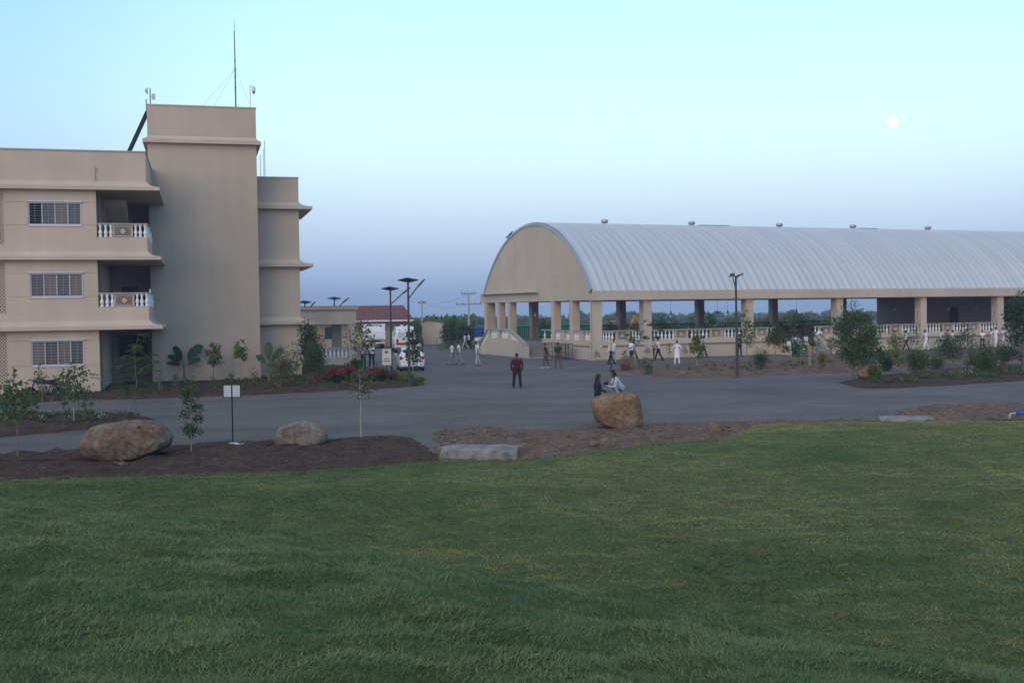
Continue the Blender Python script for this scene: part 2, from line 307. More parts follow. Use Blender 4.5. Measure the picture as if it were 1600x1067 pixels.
# ------------------------------------------------------------------ shared shapes
def baluster_mesh(h, r):
    p = [(.95, 0), (.95, .10), (.55, .14), (.62, .2), (1., .34), (.92, .44), (.5, .62), (.42, .72), (.62, .80), (.5, .83), (.85, .88), (.85, 1.)]
    m = MB().lathe([(a*r, b*h) for a, b in p], n=9); return m.mesh('baluster', WHITE, True)
def lattice_mesh(w, h, t=.08, nx=6, bar=.03):
    m = MB(); f = .05
    m.box(-w/2, w/2, -t/2, t/2, 0, f); m.box(-w/2, w/2, -t/2, t/2, h-f, h); m.box(-w/2, -w/2+f, -t/2+.002, t/2-.002, f, h-f); m.box(w/2-f, w/2, -t/2+.002, t/2-.002, f, h-f)
    x0, x1, z0, z1 = -w/2+f, w/2-f, f, h-f; st = (x1-x0)/nx
    def clip(px, pz, dx, dz):
        ta, tb = -1e9, 1e9
        for p, d, lo, hi in ((px, dx, x0, x1), (pz, dz, z0, z1)):
            a, b = (lo-p)/d, (hi-p)/d; ta = max(ta, min(a, b)); tb = min(tb, max(a, b))
        return ta, tb
    for sgn, yy in ((1, -.012), (-1, .012)):
        k = -int((z1-z0)/st)-1
        while k <= nx+int((z1-z0)/st)+1:
            px, pz = x0+k*st, z0 if sgn > 0 else z0
            ta, tb = clip(px, pz, sgn*.7071, .7071)
            if tb-ta > .02:
                a = Vector((px+sgn*.7071*ta, yy, pz+.7071*ta)); b = Vector((px+sgn*.7071*tb, yy, pz+.7071*tb))
                d = (b-a).normalized(); nrm = Vector((-d.z, 0, d.x))*bar/2; y = Vector((0, t*.28, 0))
                vs = [a-nrm-y, a+nrm-y, a+nrm+y, a-nrm+y, b-nrm-y, b+nrm-y, b+nrm+y, b-nrm+y]
                m.add(vs, [(0,3,2,1),(4,5,6,7),(0,1,5,4),(1,2,6,5),(2,3,7,6),(3,0,4,7)])
            k += 1
    return m
def rosette(m, w, h, t=.08):
    c = (0, 0, h/2); r = min(w, h)*.2
    m.lathe([(r*.55, -t*.42), (r, -t*.42), (r, t*.42), (r*.55, t*.42)], c, 12, axis='y'); m.lathe([(r*.3, -t*.45), (r*.3, t*.45)], c, 8, axis='y')
    for k in range(8):
        g_ = k*math.pi/4; m.tube([(math.cos(g_)*r*.25, 0, h/2+math.sin(g_)*r*.25), (math.cos(g_)*r*.7, 0, h/2+math.sin(g_)*r*.7)], .012, 4)
    return m
def cornice(m, rect, z0, ou, ov, thick=.17, cove=.28, sides='front right'.split()):   # a slab lip with a hollow cove above it
    uL, uR, vF, vB = rect
    prof = [(0, z0), (1, z0), (1, z0+thick), (.62, z0+thick+.03), (.3, z0+thick+cove*.35), (.1, z0+thick+cove*.75), (.02, z0+thick+cove)]
    rows = []
    for o, z in prof:
        L = uL-(ou*o if 'left' in sides else 0); B = vB+(ov*o if 'back' in sides else 0)
        rows.append([(L, B, z), (L, vF-ov*o, z), (uR+ou*o, vF-ov*o, z), (uR+ou*o, B, z)])
    n = 4; vs = [p for r in rows for p in r]
    fs = [(i*n+j, i*n+j+1, (i+1)*n+j+1, (i+1)*n+j) for i in range(len(rows)-1) for j in range(n-1)]
    m.add(vs, fs); return m
BAL = baluster_mesh(.62, .095); BALH = baluster_mesh(.66, .10)
LAT = rosette(lattice_mesh(.86, .55, .08, 5, .024), .86, .55).mesh('lattice', PLA); LATH = rosette(lattice_mesh(.98, .66, .08, 5, .026), .98, .66).mesh('lattice', PLA)
# ------------------------------------------------------------------ left apartment block
A = thing('apartment_building', 'tan three-storey block with balconies and a tall plain stair tower', 'building', (-20.431, 55.665, 0), az(74.441))
LEV = [3.28, 6.72, 10.15]
WIN = [(-3.12, -.72, 1.56, 2.78), (-3.10, -.69, 4.92, 6.08), (-3.11, -.69, 8.43, 9.54)]
UL = -9.0
w = MB()
zs = [-.3, 1.56, 2.78, 4.92, 6.08, 8.43, 9.54, 12.05]
gap = .012
for i in range(7):                       # facing bands with recessed joints between them, openings left for the windows
    z0, z1 = zs[i]+(gap if i else 0), zs[i+1]-(gap if i < 6 else 0)
    if i in (1, 3, 5):
        u0, u1, _, _ = WIN[(i-1)//2]
        w.box(-4.18, u0, 0, .25, z0, z1); w.box(u1, 0, 0, .25, z0, z1)
    else: w.box(-4.18, 0, 0, .25, z0, z1)
for z in zs[1:-1]:
    k = [q for q in WIN if abs(q[2]-z) < .01 or abs(q[3]-z) < .01][0]
    w.box(-4.18, k[0]-.02, .03, .24, z-gap, z+gap); w.box(k[1]+.02, -.01, .03, .24, z-gap, z+gap)
w.box(UL, -5.25, 0, .25, -.3, 12.05)
for z0, z1 in ((-.3, .55), (3.2, 4.1), (6.62, 7.42), (10.05, 12.05)): w.box(-5.25, -4.18, 0, .25, z0, z1)
w.box(-.25, 0, .25, 9.5, -.3, 12.05); w.box(UL, UL+.2, .25, 9.5, -.3, 12.0); w.box(UL+.2, -.25, 9.3, 9.5, -.3, 12.0)
w.build('wall', PLA, A)
for k, zc in enumerate(LEV): MB().box(UL+.2, -.25, .25, 9.3, zc, zc+.16).build('floor_slab', PLA, A)
for k in range(3):                       # perforated screen at the left end
    zb = (.55, 4.1, 7.42)[k]; zt = (3.2, 6.62, 10.05)[k]
    lm = lattice_mesh(1.07, zt-zb, .1, 6, .055); o = lm.build('lattice_screen', PLA, A, loc=(-4.715, .12, zb))
rowfront = MB(); cornice(rowfront, (UL, 2.375, 0, 7.138), LEV[0], .64, .35); 
for z0 in LEV:
    m = MB(); cornice(m, (UL, 2.375, 0, 7.13), z0, .64, .35); m.box(.004, 2.37, .01, 7.12, z0+.02, z0+.16); m.build('cornice', PLA, A)
# upper parapet
m = MB(); m.box(.001, 2.375, 0, .2, 10.58, 12.05); m.box(2.175, 2.375, .2, 7.12, 10.58, 12.05); m.box(0.001, 2.17, .21, 7.1, 10.32, 10.5); m.build('parapet', PLA, A)
m = MB(); m.box(UL-.02, 2.41, -.035, .235, 12.052, 12.12); m.box(2.14, 2.41, .236, 7.12, 12.052, 12.12); m.build('coping', COPE, A)
# windows
for k, (u0, u1, z0, z1) in enumerate(WIN):
    W_ = u1-u0; m = MB(); f = .05
    m.box(u0, u1, .03, .13, z0, z0+f); m.box(u0, u1, .03, .13, z1-f, z1)
    for j in range(5): x = u0+(W_-f)*j/4; m.box(x, x+f, .032, .128, z0+f, z1-f)
    m.box(u0-.03, u1+.03, -.05, .03, z0-.05, z0-.005); m.box(u0-.05, u1+.05, -.09, .02, z1+.012, z1+.05)
    win = m.build('window', ALU, A)
    for j in range(4):
        x0 = u0+f+(W_-f)*j/4; x1 = x0+(W_-f)/4-f
        if not (k == 2 and j == 0):
            MB().box(x0, x1, .075, .085, z0+f, z1-f).build('pane', mat('tinted_pane', (.10, .09, .085), rough=.15, spec=.5) if (j+k) % 2 else mat('clear_pane', (.16, .12, .095), (.22, .165, .125), 9, .2, spec=.5, stretch=(4, 1, .15)), win)
            c = MB()
            for q in range(10): xx = x0+(x1-x0)*q/10; c.box(xx, xx+(x1-x0)/10-.004, .17+.02*(q % 2), .19+.02*(q % 2), z0, z1)
            c.build('curtain', CURT if (j+k) % 2 == 0 else CURTG, win)
    gr = MB()
    for q in range(9): zz = z0+.06+(z1-z0-.12)*q/8; gr.box(u0, u1, -.022, -.008, zz-.007, zz+.007)
    for q in range(9): xx = u0+W_*q/8; gr.box(xx-.006, xx+.006, -.03, -.0225, z0, z1)
    gr.build('grille', mat('painted_grille', (.34, .36, .39), rough=.5), win)
MB().box(UL+.3, -.3, 1.4, 1.5, 0, 10).build('dark_backing', DARK, A)  # dark sheet added behind the windows so the rooms read unlit
# balconies
for k, zb in enumerate((4.41, 7.84)):
    zf = LEV[k]+.17; m = MB(); m.box(.001, 2.375, 0, .14, zf+.25, zb); m.box(2.235, 2.375, .141, 7.12, zf+.25, zb); m.box(.002, 2.37, .01, 7.1, zf, zf+.06); m.build('balcony_wall', PLA, A)
    m = MB(); m.box(.001, 2.40, -.03, .17, zb+.62, zb+.70); m.box(2.21, 2.40, .171, 7.12, zb+.62, zb+.70); m.build('handrail', COPE, A)
    for u in (.17, .42, .66, 1.83, 2.05, 2.28): link('baluster', BAL, A, (u, .07, zb))
    for q in range(25):
        v = .35+q*.25
        if v < 6.9 and not 3.1 < v < 4.1: link('baluster', BAL, A, (2.305, v, zb))
    link('lattice_panel', LAT, A, (1.22, .07, zb+.03)); link('lattice_panel', LAT, A, (2.305, 3.6, zb+.03), R_(90))
    for x_ in (.75, 1.655): MB().box(x_, x_+.04, .0, .14, zb, zb+.62).build('rail_post', PLA, A)
# recess behind the balconies
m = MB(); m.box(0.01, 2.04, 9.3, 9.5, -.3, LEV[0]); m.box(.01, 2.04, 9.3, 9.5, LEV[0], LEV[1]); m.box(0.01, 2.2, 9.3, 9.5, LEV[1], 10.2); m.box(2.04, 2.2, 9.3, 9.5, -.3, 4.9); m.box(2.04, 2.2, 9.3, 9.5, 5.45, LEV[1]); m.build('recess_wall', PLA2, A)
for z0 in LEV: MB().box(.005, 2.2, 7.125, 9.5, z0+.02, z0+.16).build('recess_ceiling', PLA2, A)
for zf in (3.5, 6.95):
    d = MB(); d.box(.55, 1.45, 9.24, 9.295, zf, zf+2.1); d.build('door', WOOD, A)
m = MB(); m.box(.35, 1.9, 9.2, 9.28, 1.55, 2.75); wn = m.build('recess_window', DARK, A)
m = MB()
for q in range(9): m.box(.35+q*.19, .37+q*.19, 9.15, 9.17, 1.5, 2.8)
for q in range(5): m.box(.3, 1.95, 9.172, 9.19, 1.55+q*.3, 1.57+q*.3)
m.build('grille', STEEL, wn)
m = MB(); m.prism([(2.2, 9.9), (2.2, 9.6), (6.2, 7.2), (6.2, 7.5)], .25, 1.3, 'x'); m.build('stair_flight', PLA2, A)
m = MB()
for u, v in ((.09, .55), (.09, .85)): m.tube([(u, v, .05), (u, v, 10.1)], .055, 8)
m.build('drain_pipe', mat('grey_pipe', (.22, .21, .20)), A)
m = MB(); m.tube([(-.02, -.06, 10.62), (-.02, -.06, 11.28)], .025, 6); m.tube([(-.02, -.06, 11.1), (.1, -.1, 11.25)], .02, 6); m.build('vent_pipe', PLA, A)
# stair tower
m = MB(); m.box(2.21, 8.15, 7.138, 12.6, -.3, 15.66); m.build('tower_wall', PLA2, A)
m = MB(); cornice(m, (2.21, 8.15, 7.138, 12.6), 13.57, .25, .30, .20, .22, ('front', 'right', 'left')); m.add([(1.96, 6.84, 13.571), (8.4, 6.84, 13.571), (8.4, 12.6, 13.571), (1.96, 12.6, 13.571)], [(0, 1, 2, 3)]); m.build('tower_cornice', PLA, A)
m = MB(); m.box(2.18, 8.18, 7.10, 12.6, 15.662, 15.73); m.build('tower_coping', PLA, A)
m = MB(); m.box(2.205, 8.155, 7.134, 7.1375, 14.03, 14.045); m.build('joint_line', COPE, A)
# right wing
m = MB(); m.box(8.151, 10.68, 9.5, 17, -.3, 12.0); m.build('wing_wall', PLA2, A)
for z0 in LEV:
    m = MB(); cornice(m, (8.16, 10.68, 9.5, 17), z0, .78, .4); m.box(8.16, 10.67, 9.45, 9.499, z0+.01, z0+.1); m.add([(8.16, 9.1, z0+.001), (11.46, 9.1, z0+.001), (11.46, 17, z0+.001), (8.16, 17, z0+.001)], [(0, 1, 2, 3)]); m.build('wing_cornice', PLA, A)
m = MB(); m.box(8.16, 10.71, 9.47, 17, 12.001, 12.08); m.build('wing_coping', COPE, A)
# under side of the main cornices where they overhang
for z0 in LEV: MB().add([(UL, -.35, z0+.001), (3.015, -.35, z0+.001), (3.015, 7.13, z0+.001), (UL, 7.13, z0+.001)], [(0, 1, 2, 3)]).build('soffit', PLA, A)
def onA(u, v, z): return Vector((-20.431, 55.665, 0))+Matrix.Rotation(az(74.441), 3, 'Z') @ Vector((u, v, z))
# roof equipment
T = thing('lightning_mast', 'tall thin mast with guy wires on the tower roof', 'mast', onA(7.15, 10, 15.73), az(74.441))
m = MB(); m.tube([(0, 0, 0), (0, 0, 2.2), (0, 0, 4.1), (0, 0, 5.0)], [.045, .04, .03, .025], 8)
for z in (1.6, 2.25, 2.7, 3.2): m.tube([(0, 0, z), (0, 0, z+.05)], .06, 8)
m.build('pole', STEEL, T); m = MB(); m.tube([(0, 0, 5.0), (0, 0, 5.75)], [.012, .004], 5); m.tube([(0, 0, 5.2), (.07, 0, 5.27), (.05, 0, 5.36)], .012, 5); m.build('tip', STEEL, T)
for p in ((-2.2, -.5, .02), (-1.35, -1.9, .02), (.92, -1.2, .02)): MB().tube([(0, 0, 2.75), p], .007, 4).build('guy_wire', STEEL, T)
T = thing('security_camera', 'white dome camera on a thin pole at the tower roof edge', 'camera', onA(7.9, 8, 15.73), az(74.441))
m = MB(); m.tube([(0, 0, 0), (0, 0, 1.42)], .028, 8); m.tube([(0, 0, 1.36), (.2, 0, 1.36)], .03, 6); m.build('pole', WHITE, T)
m = MB(); m.lathe([(.06, 1.36), (.10, 1.30), (.11, 1.12), (.10, 1.08)], (.2, 0, 0), 10); m.build('housing', WHITE, T); m = MB(); m.lathe([(.095, 1.08), (.09, 1.0), (.05, .93), (.01, .91)], (.2, 0, 0), 10); m.build('dome', mat('dome', (.25, .27, .3), rough=.2), T)
T = thing('antenna_pole', 'short pole carrying two small panel antennas above the tower corner', 'antenna', onA(2.35, 8.9, 15.73), az(74.441))
m = MB(); m.tube([(0, 0, 0), (0, 0, 1.2)], .03, 8); m.tube([(-.22, -.1, -.2), (-.22, -.1, .55)], .03, 6); m.build('pole', STEEL, T)
m = MB(); m.lathe([(.02, .0), (.17, .12), (.2, .16), (.2, .18)], (0, 0, 0), 12, axis='x'); m.build('dish', mat('pale_dish', (.45, .5, .58), rough=.5), T, loc=(-.30, 0, 1.05))
m = MB(); m.box(.08, .28, -.06, .0, .55, .88); m.tube([(0, 0, .7), (.1, -.03, .7)], .02, 6); m.build('panel', mat('pale_dish', (.45, .5, .58)), T)
T = thing('steel_chute', 'dark sloping twin rail leaning from the roof up to the tower', 'rail', onA(.65, 8, 12.05), az(74.441))
for k, v in enumerate((0, .22)):
    m = MB(); m.prism([(-.15, -.1), (0.05, -.16), (1.65, 3.34), (1.45, 3.42)], v, v+.09, 'y'); m.build('rail', BLACK, T)
m = MB()
for q in range(8): m.box(.1+q*.19-.02, .1+q*.19+.02, .09, .22, .2+q*.415, .24+q*.415)
m.build('rung', STEEL, T)
T = thing('rooftop_rods', 'bunch of thin bare rods standing behind the tower', 'rods', onA(8.55, 11, 12.08), az(74.441))
for k, (dx, hh) in enumerate(((0, 1.5), (.22, 1.9), (.3, 2.4))): MB().tube([(dx, k*.2, 0), (dx+.02, k*.2, hh)], .015, 5).build('rod', STEEL, T)
# ------------------------------------------------------------------ barrel-roofed hall
HO = Vector((6.111, 86.136, 0)); HZ = az(67.087)
def onH(u, v, z): return HO+Matrix.Rotation(HZ, 3, 'Z') @ Vector((u, v, z))
def clear_of_hall(x, y, gap):          # keeps what stands on the ground outside the hall's long wall
    c = G(x, y)
    for _ in range(60):
        d = Matrix.Rotation(-HZ, 3, 'Z') @ (c-HO)
        if x < 926 or d.y < -gap or d.y > 12: break
        y += .25; c = G(x, y)
    return c, y
Hh = thing('assembly_hall', 'open-sided tan hall under a ribbed silver barrel roof', 'hall', HO, HZ)
HL, HW, ZB, ZT, ZA = 80., 22.25, 4.59, 5.31, 11.08
m = MB(); m.box(0, HL, 0, HW, 0.95, 1.1); m.build('floor', STEP, Hh)
SO0, SO1 = 16.98, 20.93                                    # stair opening on the long side
rail_z = 1.50
m = MB()
for a, b in ((0, SO0), (SO1, 52.), (56.2, HL)):
    m.box(a, b, 0, .25, -.2, .945 if False else .86); m.box(a, b, .0, .25, .875, rail_z)
    m.box(a+.01, b-.01, .02, .24, .86, .875)
m.box(0, .25, .251, 9.2, -.2, rail_z); m.box(0, .25, 16.6, HW, -.2, rail_z); m.box(0.26, HL, HW-.25, HW, -.2, 1.2)
m.build('plinth_wall', PLA, Hh)
m = MB()
for a, b in ((.9, SO0), (SO1, 52.), (56.2, HL)): m.box(a, b, -.03, .28, 2.16, 2.25)
m.box(-.03, .28, .3, 9.23, 2.16, 2.25); m.box(-.03, .28, 16.6, HW, 2.16, 2.25); m.build('handrail', COPE, Hh)
UC = [(.05, .9), (4.58, 5.27), (14.11, 14.79), (23.19, 23.87), (32.33, 32.99), (41.29, 42.01), (50.5, 51.2), (59.6, 60.3), (68.7, 69.4)]
for i, (a, b) in enumerate(UC):
    dv = .75 if i else .30
    m = MB(); m.box(a, b, -.04, dv, -.2, ZB-.002); m.build('column', PLA, Hh, bevel=.02)
    if i: m = MB(); m.box(a, b, HW-dv, HW+.04, .5, ZB-.002); m.build('column', PLA, Hh, bevel=.02)
for vf in (3.79, 7.25, 16.55, 19.15):
    m = MB(); m.box(-.04, .62, vf-.55, vf, -.2, ZB-.003); m.build('column', PLA, Hh, bevel=.02)
m = MB(); m.box(-.04, .85, HW-.65, HW+.03, -.2, ZB-.003); m.build('column', PLA, Hh, bevel=.02)
m = MB(); m.tube([(-.09, -.02, 0), (-.09, -.02, 4.55)], .05, 8); m.build('drain_pipe', PLA, Hh)
# ring beam
m = MB(); m.box(-.08, HL, -.34, -.28, ZB, ZT+.02); m.box(-.079, HL, -.279, .35, ZB+.001, ZT-.22); m.box(-.08, HL, HW-.35, HW+.9, ZB, ZT); m.box(-.078, .4, .351, HW-.351, ZB+.002, ZT-.002); m.build('beam', PLA, Hh)
m = MB(); m.box(-.45, .0, 9.6, HW+.1, ZT+.06, ZT+.11); m.box(-.3, .0, 9.6, HW+.1, ZT-.0, ZT+.058); m.build('canopy_ledge', PLA, Hh)
for u in [4.9, 14.4, 23.5, 32.6, 41.6, 50.8]: MB().box(u-.15, u+.15, .36, HW-.36, ZB+.1, ZT-.05).build('tie_beam', PLA2, Hh)
# arch
RC = ((HW/2)**2+(ZA-ZT)**2)/(2*(ZA-ZT)); ZC = ZA-RC; A0 = math.acos((ZT-ZC)/RC) if ZT > ZC else 0
def arch(t, r=RC): a = -A0+2*A0*t; return (HW/2+r*math.sin(a), ZC+r*math.cos(a))
gp = [arch(k/40) for k in range(41)]
m = MB(); m.prism(gp, -.02, .16, 'x'); m.build('gable_wall', PLA, Hh)
m = MB()
ro, ri = [arch(k/40, RC+.20) for k in range(41)], [arch(k/40, RC+.0) for k in range(41)]
vs = []; 
for u in (-.10, .02):
    for p, q in zip(ro, ri): vs += [(u, *p), (u, *q)]
fs = []; n2 = 82
for k in range(40):
    a = 2*k; fs += [(a, a+2, a+3, a+1), (n2+a, n2+a+1, n2+a+3, n2+a+2), (a, n2+a, n2+a+2, a+2), (a+1, a+3, n2+a+3, n2+a+1)]
m.add(vs, fs); m.build('gable_trim', GALV, Hh)
# expansion joints of the gable
m = MB()
for v0, v1, z in ((2.3, 7.0, 7.9), (1.2, 7.0, 6.55), (5.0, 16.4, 10.2), (14.6, 19.2, 8.6), (14.6, 21., 6.7)): m.box(-.026, -.0205, v0, v1, z, z+.018)
m.box(-.026, -.0205, 7.0, 7.018, 5.4, 10.2); m.box(-.026, -.0205, 14.6, 14.618, 5.4, 10.); m.build('joint_line', COPE, Hh)
# roof sheets: one curved trough panel after another, all sharing a mesh
P_ = .70; seg = 36
prof = [(0, .225), (.07, .235), (.15, .22), (.235, .03), (.29, 0), (.49, 0), (.545, .03), (.63, .205), (.70, .225)]
vs = []
for k in range(seg+1):
    t = -.012+1.024*k/seg
    for du, dr in prof:
        v, z = arch(t, RC+.02+dr); vs.append((du, v, z))
npf = len(prof)
fs = [(k*npf+j, (k+1)*npf+j, (k+1)*npf+j+1, k*npf+j+1) for k in range(seg) for j in range(npf-1)]
pm = MB().add(vs, fs).mesh('roof_panel', ROOFM, True)
for k in range(int(HL/P_)): link('roof_panel', pm, Hh, (k*P_, 0, 0))
# rails with balusters and pierced panels on the long side
PAN = [2.74, 8.0, 11.29, 15.67, 22.2, 29.59, 35.5, 38.58, 44.8, 48., 58, 62.5, 66]
for p in PAN: link('lattice_panel', LATH, Hh, (p, .125, rail_z))
pst = MB().box(-.05, .05, .01, .24, rail_z, 2.158).mesh('rail_post', PLA)
for p in PAN:
    for s_ in (-1, 1): link('rail_post', pst, Hh, (p+s_*.545, 0, 0))
u = 1.06
while u < 69:
    ok = not (SO0-.1 < u < SO1+.1) and not 51.9 < u < 56.3 and all(abs(u-p) > .68 for p in PAN) and all(not (a-.1 < u < b+.1) for a, b in UC)
    if ok: link('baluster', BALH, Hh, (u, .125, rail_z))
    u += .26 if u < 4 else .345
for v0, v1 in ((.5, 3.2), (3.9, 6.6), (7.4, 9.0), (16.8, 18.5), (19.3, 21.5)):
    n = int((v1-v0)/.3); mid = (v0+v1)/2
    for q in range(n+1):
        v = v0+.1+q*(v1-v0-.2)/n
        if abs(v-mid) > .42: link('baluster', BALH, Hh, (.125, v, rail_z))
    if v1-v0 > 1.7: MB().box(.01, .24, mid-.36, mid+.36, rail_z, 2.158).build('rail_post', PLA, Hh)
# double stair along the gable end
SU0, SU1 = -2.5, -2.28; VF, VA, VB, VE = 7.0, 10.3, 15.3, 17.6
m = MB(); poly = [(VF-.25, -.2), (VF-.25, 1.05), (VF+.05, 1.05), (VA, 1.5), (VB, 1.5), (VE, .2), (VE, -.2)]
m.prism(poly, SU0, SU1, 'x'); m.build('stair_wall', PLA, Hh)
m = MB(); m.prism([(VF+.05, 1.0), (VF+.05, 1.12), (VA, 2.28), (VA, 2.18)], SU0-.05, SU1+.05, 'x'); m.box(SU0-.05, SU1+.05, VA+.002, VB, 2.18, 2.28); m.prism([(VB+.002, 2.18), (VB+.002, 2.28), (VE, .65), (VE, .55)], SU0-.05, SU1+.05, 'x')
m.box(SU0-.02, SU1+.02, VF-.3, VF+.048, 1.051, 1.12); m.build('stair_rail', COPE, Hh)
for va, vb in ((VA-.25, VA+.35), (VB-.5, VB-.02), (12.5, 13.1)): MB().box(SU0, SU1, va, vb, 1.5, 2.178).build('rail_post', PLA, Hh)
balS = baluster_mesh(.5, .08)
for q in range(9): v = VF+.4+q*.33; t = (v-VF-.05)/(VA-VF-.05); o = link('baluster', BALH, Hh, (SU0+.11, v, 1.06+.44*t)); o.scale.z = max(.12, .08+.92*t)
for q in range(15):
    v = VA+.55+q*.3
    if v < VB-.55 and not 12.35 < v < 13.25: link('baluster', BALH, Hh, (SU0+.11, v, 1.5))
for q in range(6): v = VB+.2+q*.36; t = (VE-v)/(VE-VB); o = link('baluster', BALH, Hh, (SU0+.11, v, .2+1.3*t)); o.scale.z = .5+.5*t
for q in range(6):
    MB().box(SU1+.002, -.05, VF+.2+q*.42, VA+.2, q*.183+.001, (q+1)*.183).build('step', STEP, Hh)
    MB().box(SU1+.002, -.05, VB+.0, VE-.1-q*.36, q*.183+.001, (q+1)*.183).build('step', STEP, Hh)
MB().box(SU1+.003, .0, VA+.202, VB-.002, -.1, 1.1).build('landing', STEP, Hh)
MB().box(SU0-.3, .6, 5.4, VF-.26, .004, .05).build('apron', COPE, Hh)
# long-side stair
for q in range(6): MB().box(SO0+.01, SO1-.01, -2.2+q*.36, .0, q*.16+.001, (q+1)*.16).build('step', STEP, Hh)
for ua in (SO0-.26, SO1+.01): MB().prism([(-2.3, -.2), (-2.3, .35), (-.01, 1.5), (-.01, -.2)], ua, ua+.25, 'x').build('stair_wall', PLA, Hh)
# far side rail, counter, room
m = MB(); m.box(2, 46, HW-.2, HW-.14, 2.2, 2.28); m.box(2, 46, HW-.2, HW-.14, 1.2, 1.25)
u = 2.
while u < 46: m.box(u, u+.06, HW-.19, HW-.15, 1.25, 2.2); u += .2
o = m.build('far_railing', BLACK, Hh); o['kind'] = 'stuff'
m = MB(); m.box(30.2, 38.8, HW-2.4, HW-1.8, 1.1, 1.95); m.build('counter', WOOD, Hh)
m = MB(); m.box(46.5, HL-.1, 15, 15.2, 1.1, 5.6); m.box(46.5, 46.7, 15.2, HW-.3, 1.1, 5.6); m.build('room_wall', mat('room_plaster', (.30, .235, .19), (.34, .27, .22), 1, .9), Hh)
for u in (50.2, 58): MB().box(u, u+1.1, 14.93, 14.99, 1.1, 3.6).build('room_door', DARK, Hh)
m = MB(); m.box(61, 66, 14.9, 14.99, 2.0, 3.4); m.build('notice_board', DARK, Hh)
# columns' pictures, lamps, ventilators, birds
for i, uu in enumerate((4.58, 14.11, 23.19, 32.33, 41.29)):
    T = thing('poster', ['pale poster on the column nearest the gable corner, partly behind saplings', 'pale poster on the column beside the tall lamp post', 'white poster of three small figures on the column beside the big feathery tree', 'white poster with one dark figure on the column before the dark room', 'pale poster on the column at the far end of the dark room'][i], 'poster', onH(uu-.015, .36, 2.55), HZ)
    MB().box(-.012, .0, -.27, .27, 0, 1.0).build('sheet', mat('poster_paper', (.55, .52, .52)), T)
    m = MB()
    for q in range(3): m.lathe([(.0, -.016), (.045+.01*q, -.016), (.03, -.0125)], (0, -.08+.05*q, .78-q*.28), 7, axis='x'); m.box(-.016, -.0125, -.12+.05*q, -.03+.06*q, .6-q*.25, .72-q*.26)
    m.build('figure', mat('poster_ink', (.06, .05, .07)), T)
lampm = [MB().tube([(0, 0, .3), (0, 0, 6.2)], .011, 5).mesh('cord', BLACK), MB().lathe([(.02, .34), (.05, .3), (.07, .18), (.13, .04), (.14, 0), (.12, 0), (.05, .16)], n=10).mesh('shade', mat('lamp_shade', (.6, .55, .46), rough=.4), True), MB().lathe([(.01, -.03), (.045, .02), (.045, .1), (.02, .16)], n=8).mesh('bulb', mat('bulb', (.85, .85, .85), rough=.3), True)]
for k, (u, v) in enumerate(((8.1, 11.1), (8.75, 11.3), (13.67, 11.1), (17.25, 11.1), (18.56, 11), (19.82, 11.2), (24.8, 11.1), (27.4, 11), (39.4, 11.1), (46.3, 11.1), (49.8, 11), (54.5, 11.1), (2.0, 8.), (3., 12.), (2., 15), (3.2, 5.))):
    T = thing('pendant_lamp', 'pendant lamp on a cord, '+('in the narrow first bay, nearer the corner column', 'in the narrow first bay, farther from the corner column', 'alone in the early part of the second bay', 'third to last before the tall lamp post', 'second to last before the tall lamp post', 'just before the tall lamp post in the second bay', 'in the bay above the steps, first half', 'in the bay above the steps, second half', 'against the grey end wall of the room', 'first before the dark room', 'second before the dark room', 'at the photo edge beyond the last column', 'inside the gable between two near columns', 'inside the gable over the stair landing', 'inside the gable between its far columns', 'inside the gable close to the corner column')[k], 'lamp', onH(u, v, 3.3), HZ, 'pendant lamps inside the hall')
    link('cord', lampm[0], T); link('shade', lampm[1], T); link('bulb', lampm[2], T)
vm = [MB().lathe([(.24, -.12), (.24, .12)], n=14).mesh('neck', GALV, True), None, MB().lathe([(.40, .44), (.36, .52), (.2, .57), (.02, .58)], n=16).mesh('cap', GALV, True)]
m = MB()
for q in range(20):
    g0 = 2*math.pi*q/20; pr = [(.30, .12), (.42, .2), (.46, .3), (.44, .4), (.39, .45)]
    vs = [];
    for r_, z_ in pr: vs += [(r_*math.cos(g0), r_*math.sin(g0), z_), (r_*.97*math.cos(g0+.33), r_*.97*math.sin(g0+.33), z_)]
    m.add(vs, [(2*i, 2*i+1, 2*i+3, 2*i+2) for i in range(4)])
m.lathe([(.3, .13), (.36, .3), (.3, .44)], n=14); vm[1] = m.mesh('vane_drum', mat('vent_steel', (.30, .31, .33), (.45, .46, .48), 8, .4, metal=.6), False)
for k, u in enumerate((7.05, 15.96, 25.59, 34.23, 43.61)):
    T = thing('roof_ventilator', '%s turbine ventilator on the barrel roof ridge, counted from the gable' % ('first', 'second', 'third', 'fourth', 'fifth')[k], 'ventilator', onH(u, HW/2, ZA+.26), HZ, 'turbine ventilators on the roof ridge')
    link('neck', vm[0], T); link('vane_drum', vm[1], T); link('cap', vm[2], T); T.scale = (.72, .72, .72)
for k, (u0, u1) in enumerate(((16.7, 19.8), (34.9, 37.))): tag(MB().box(u0, u1, HW/2-.3, HW/2+.3, ZA+.262, ZA+.33).build('ridge_panel', STEEL, loc=HO, rz=HZ), ('thin dark flat panel lying on the ridge after the second ventilator', 'thin dark flat panel lying on the ridge after the fourth ventilator')[k], 'panel')
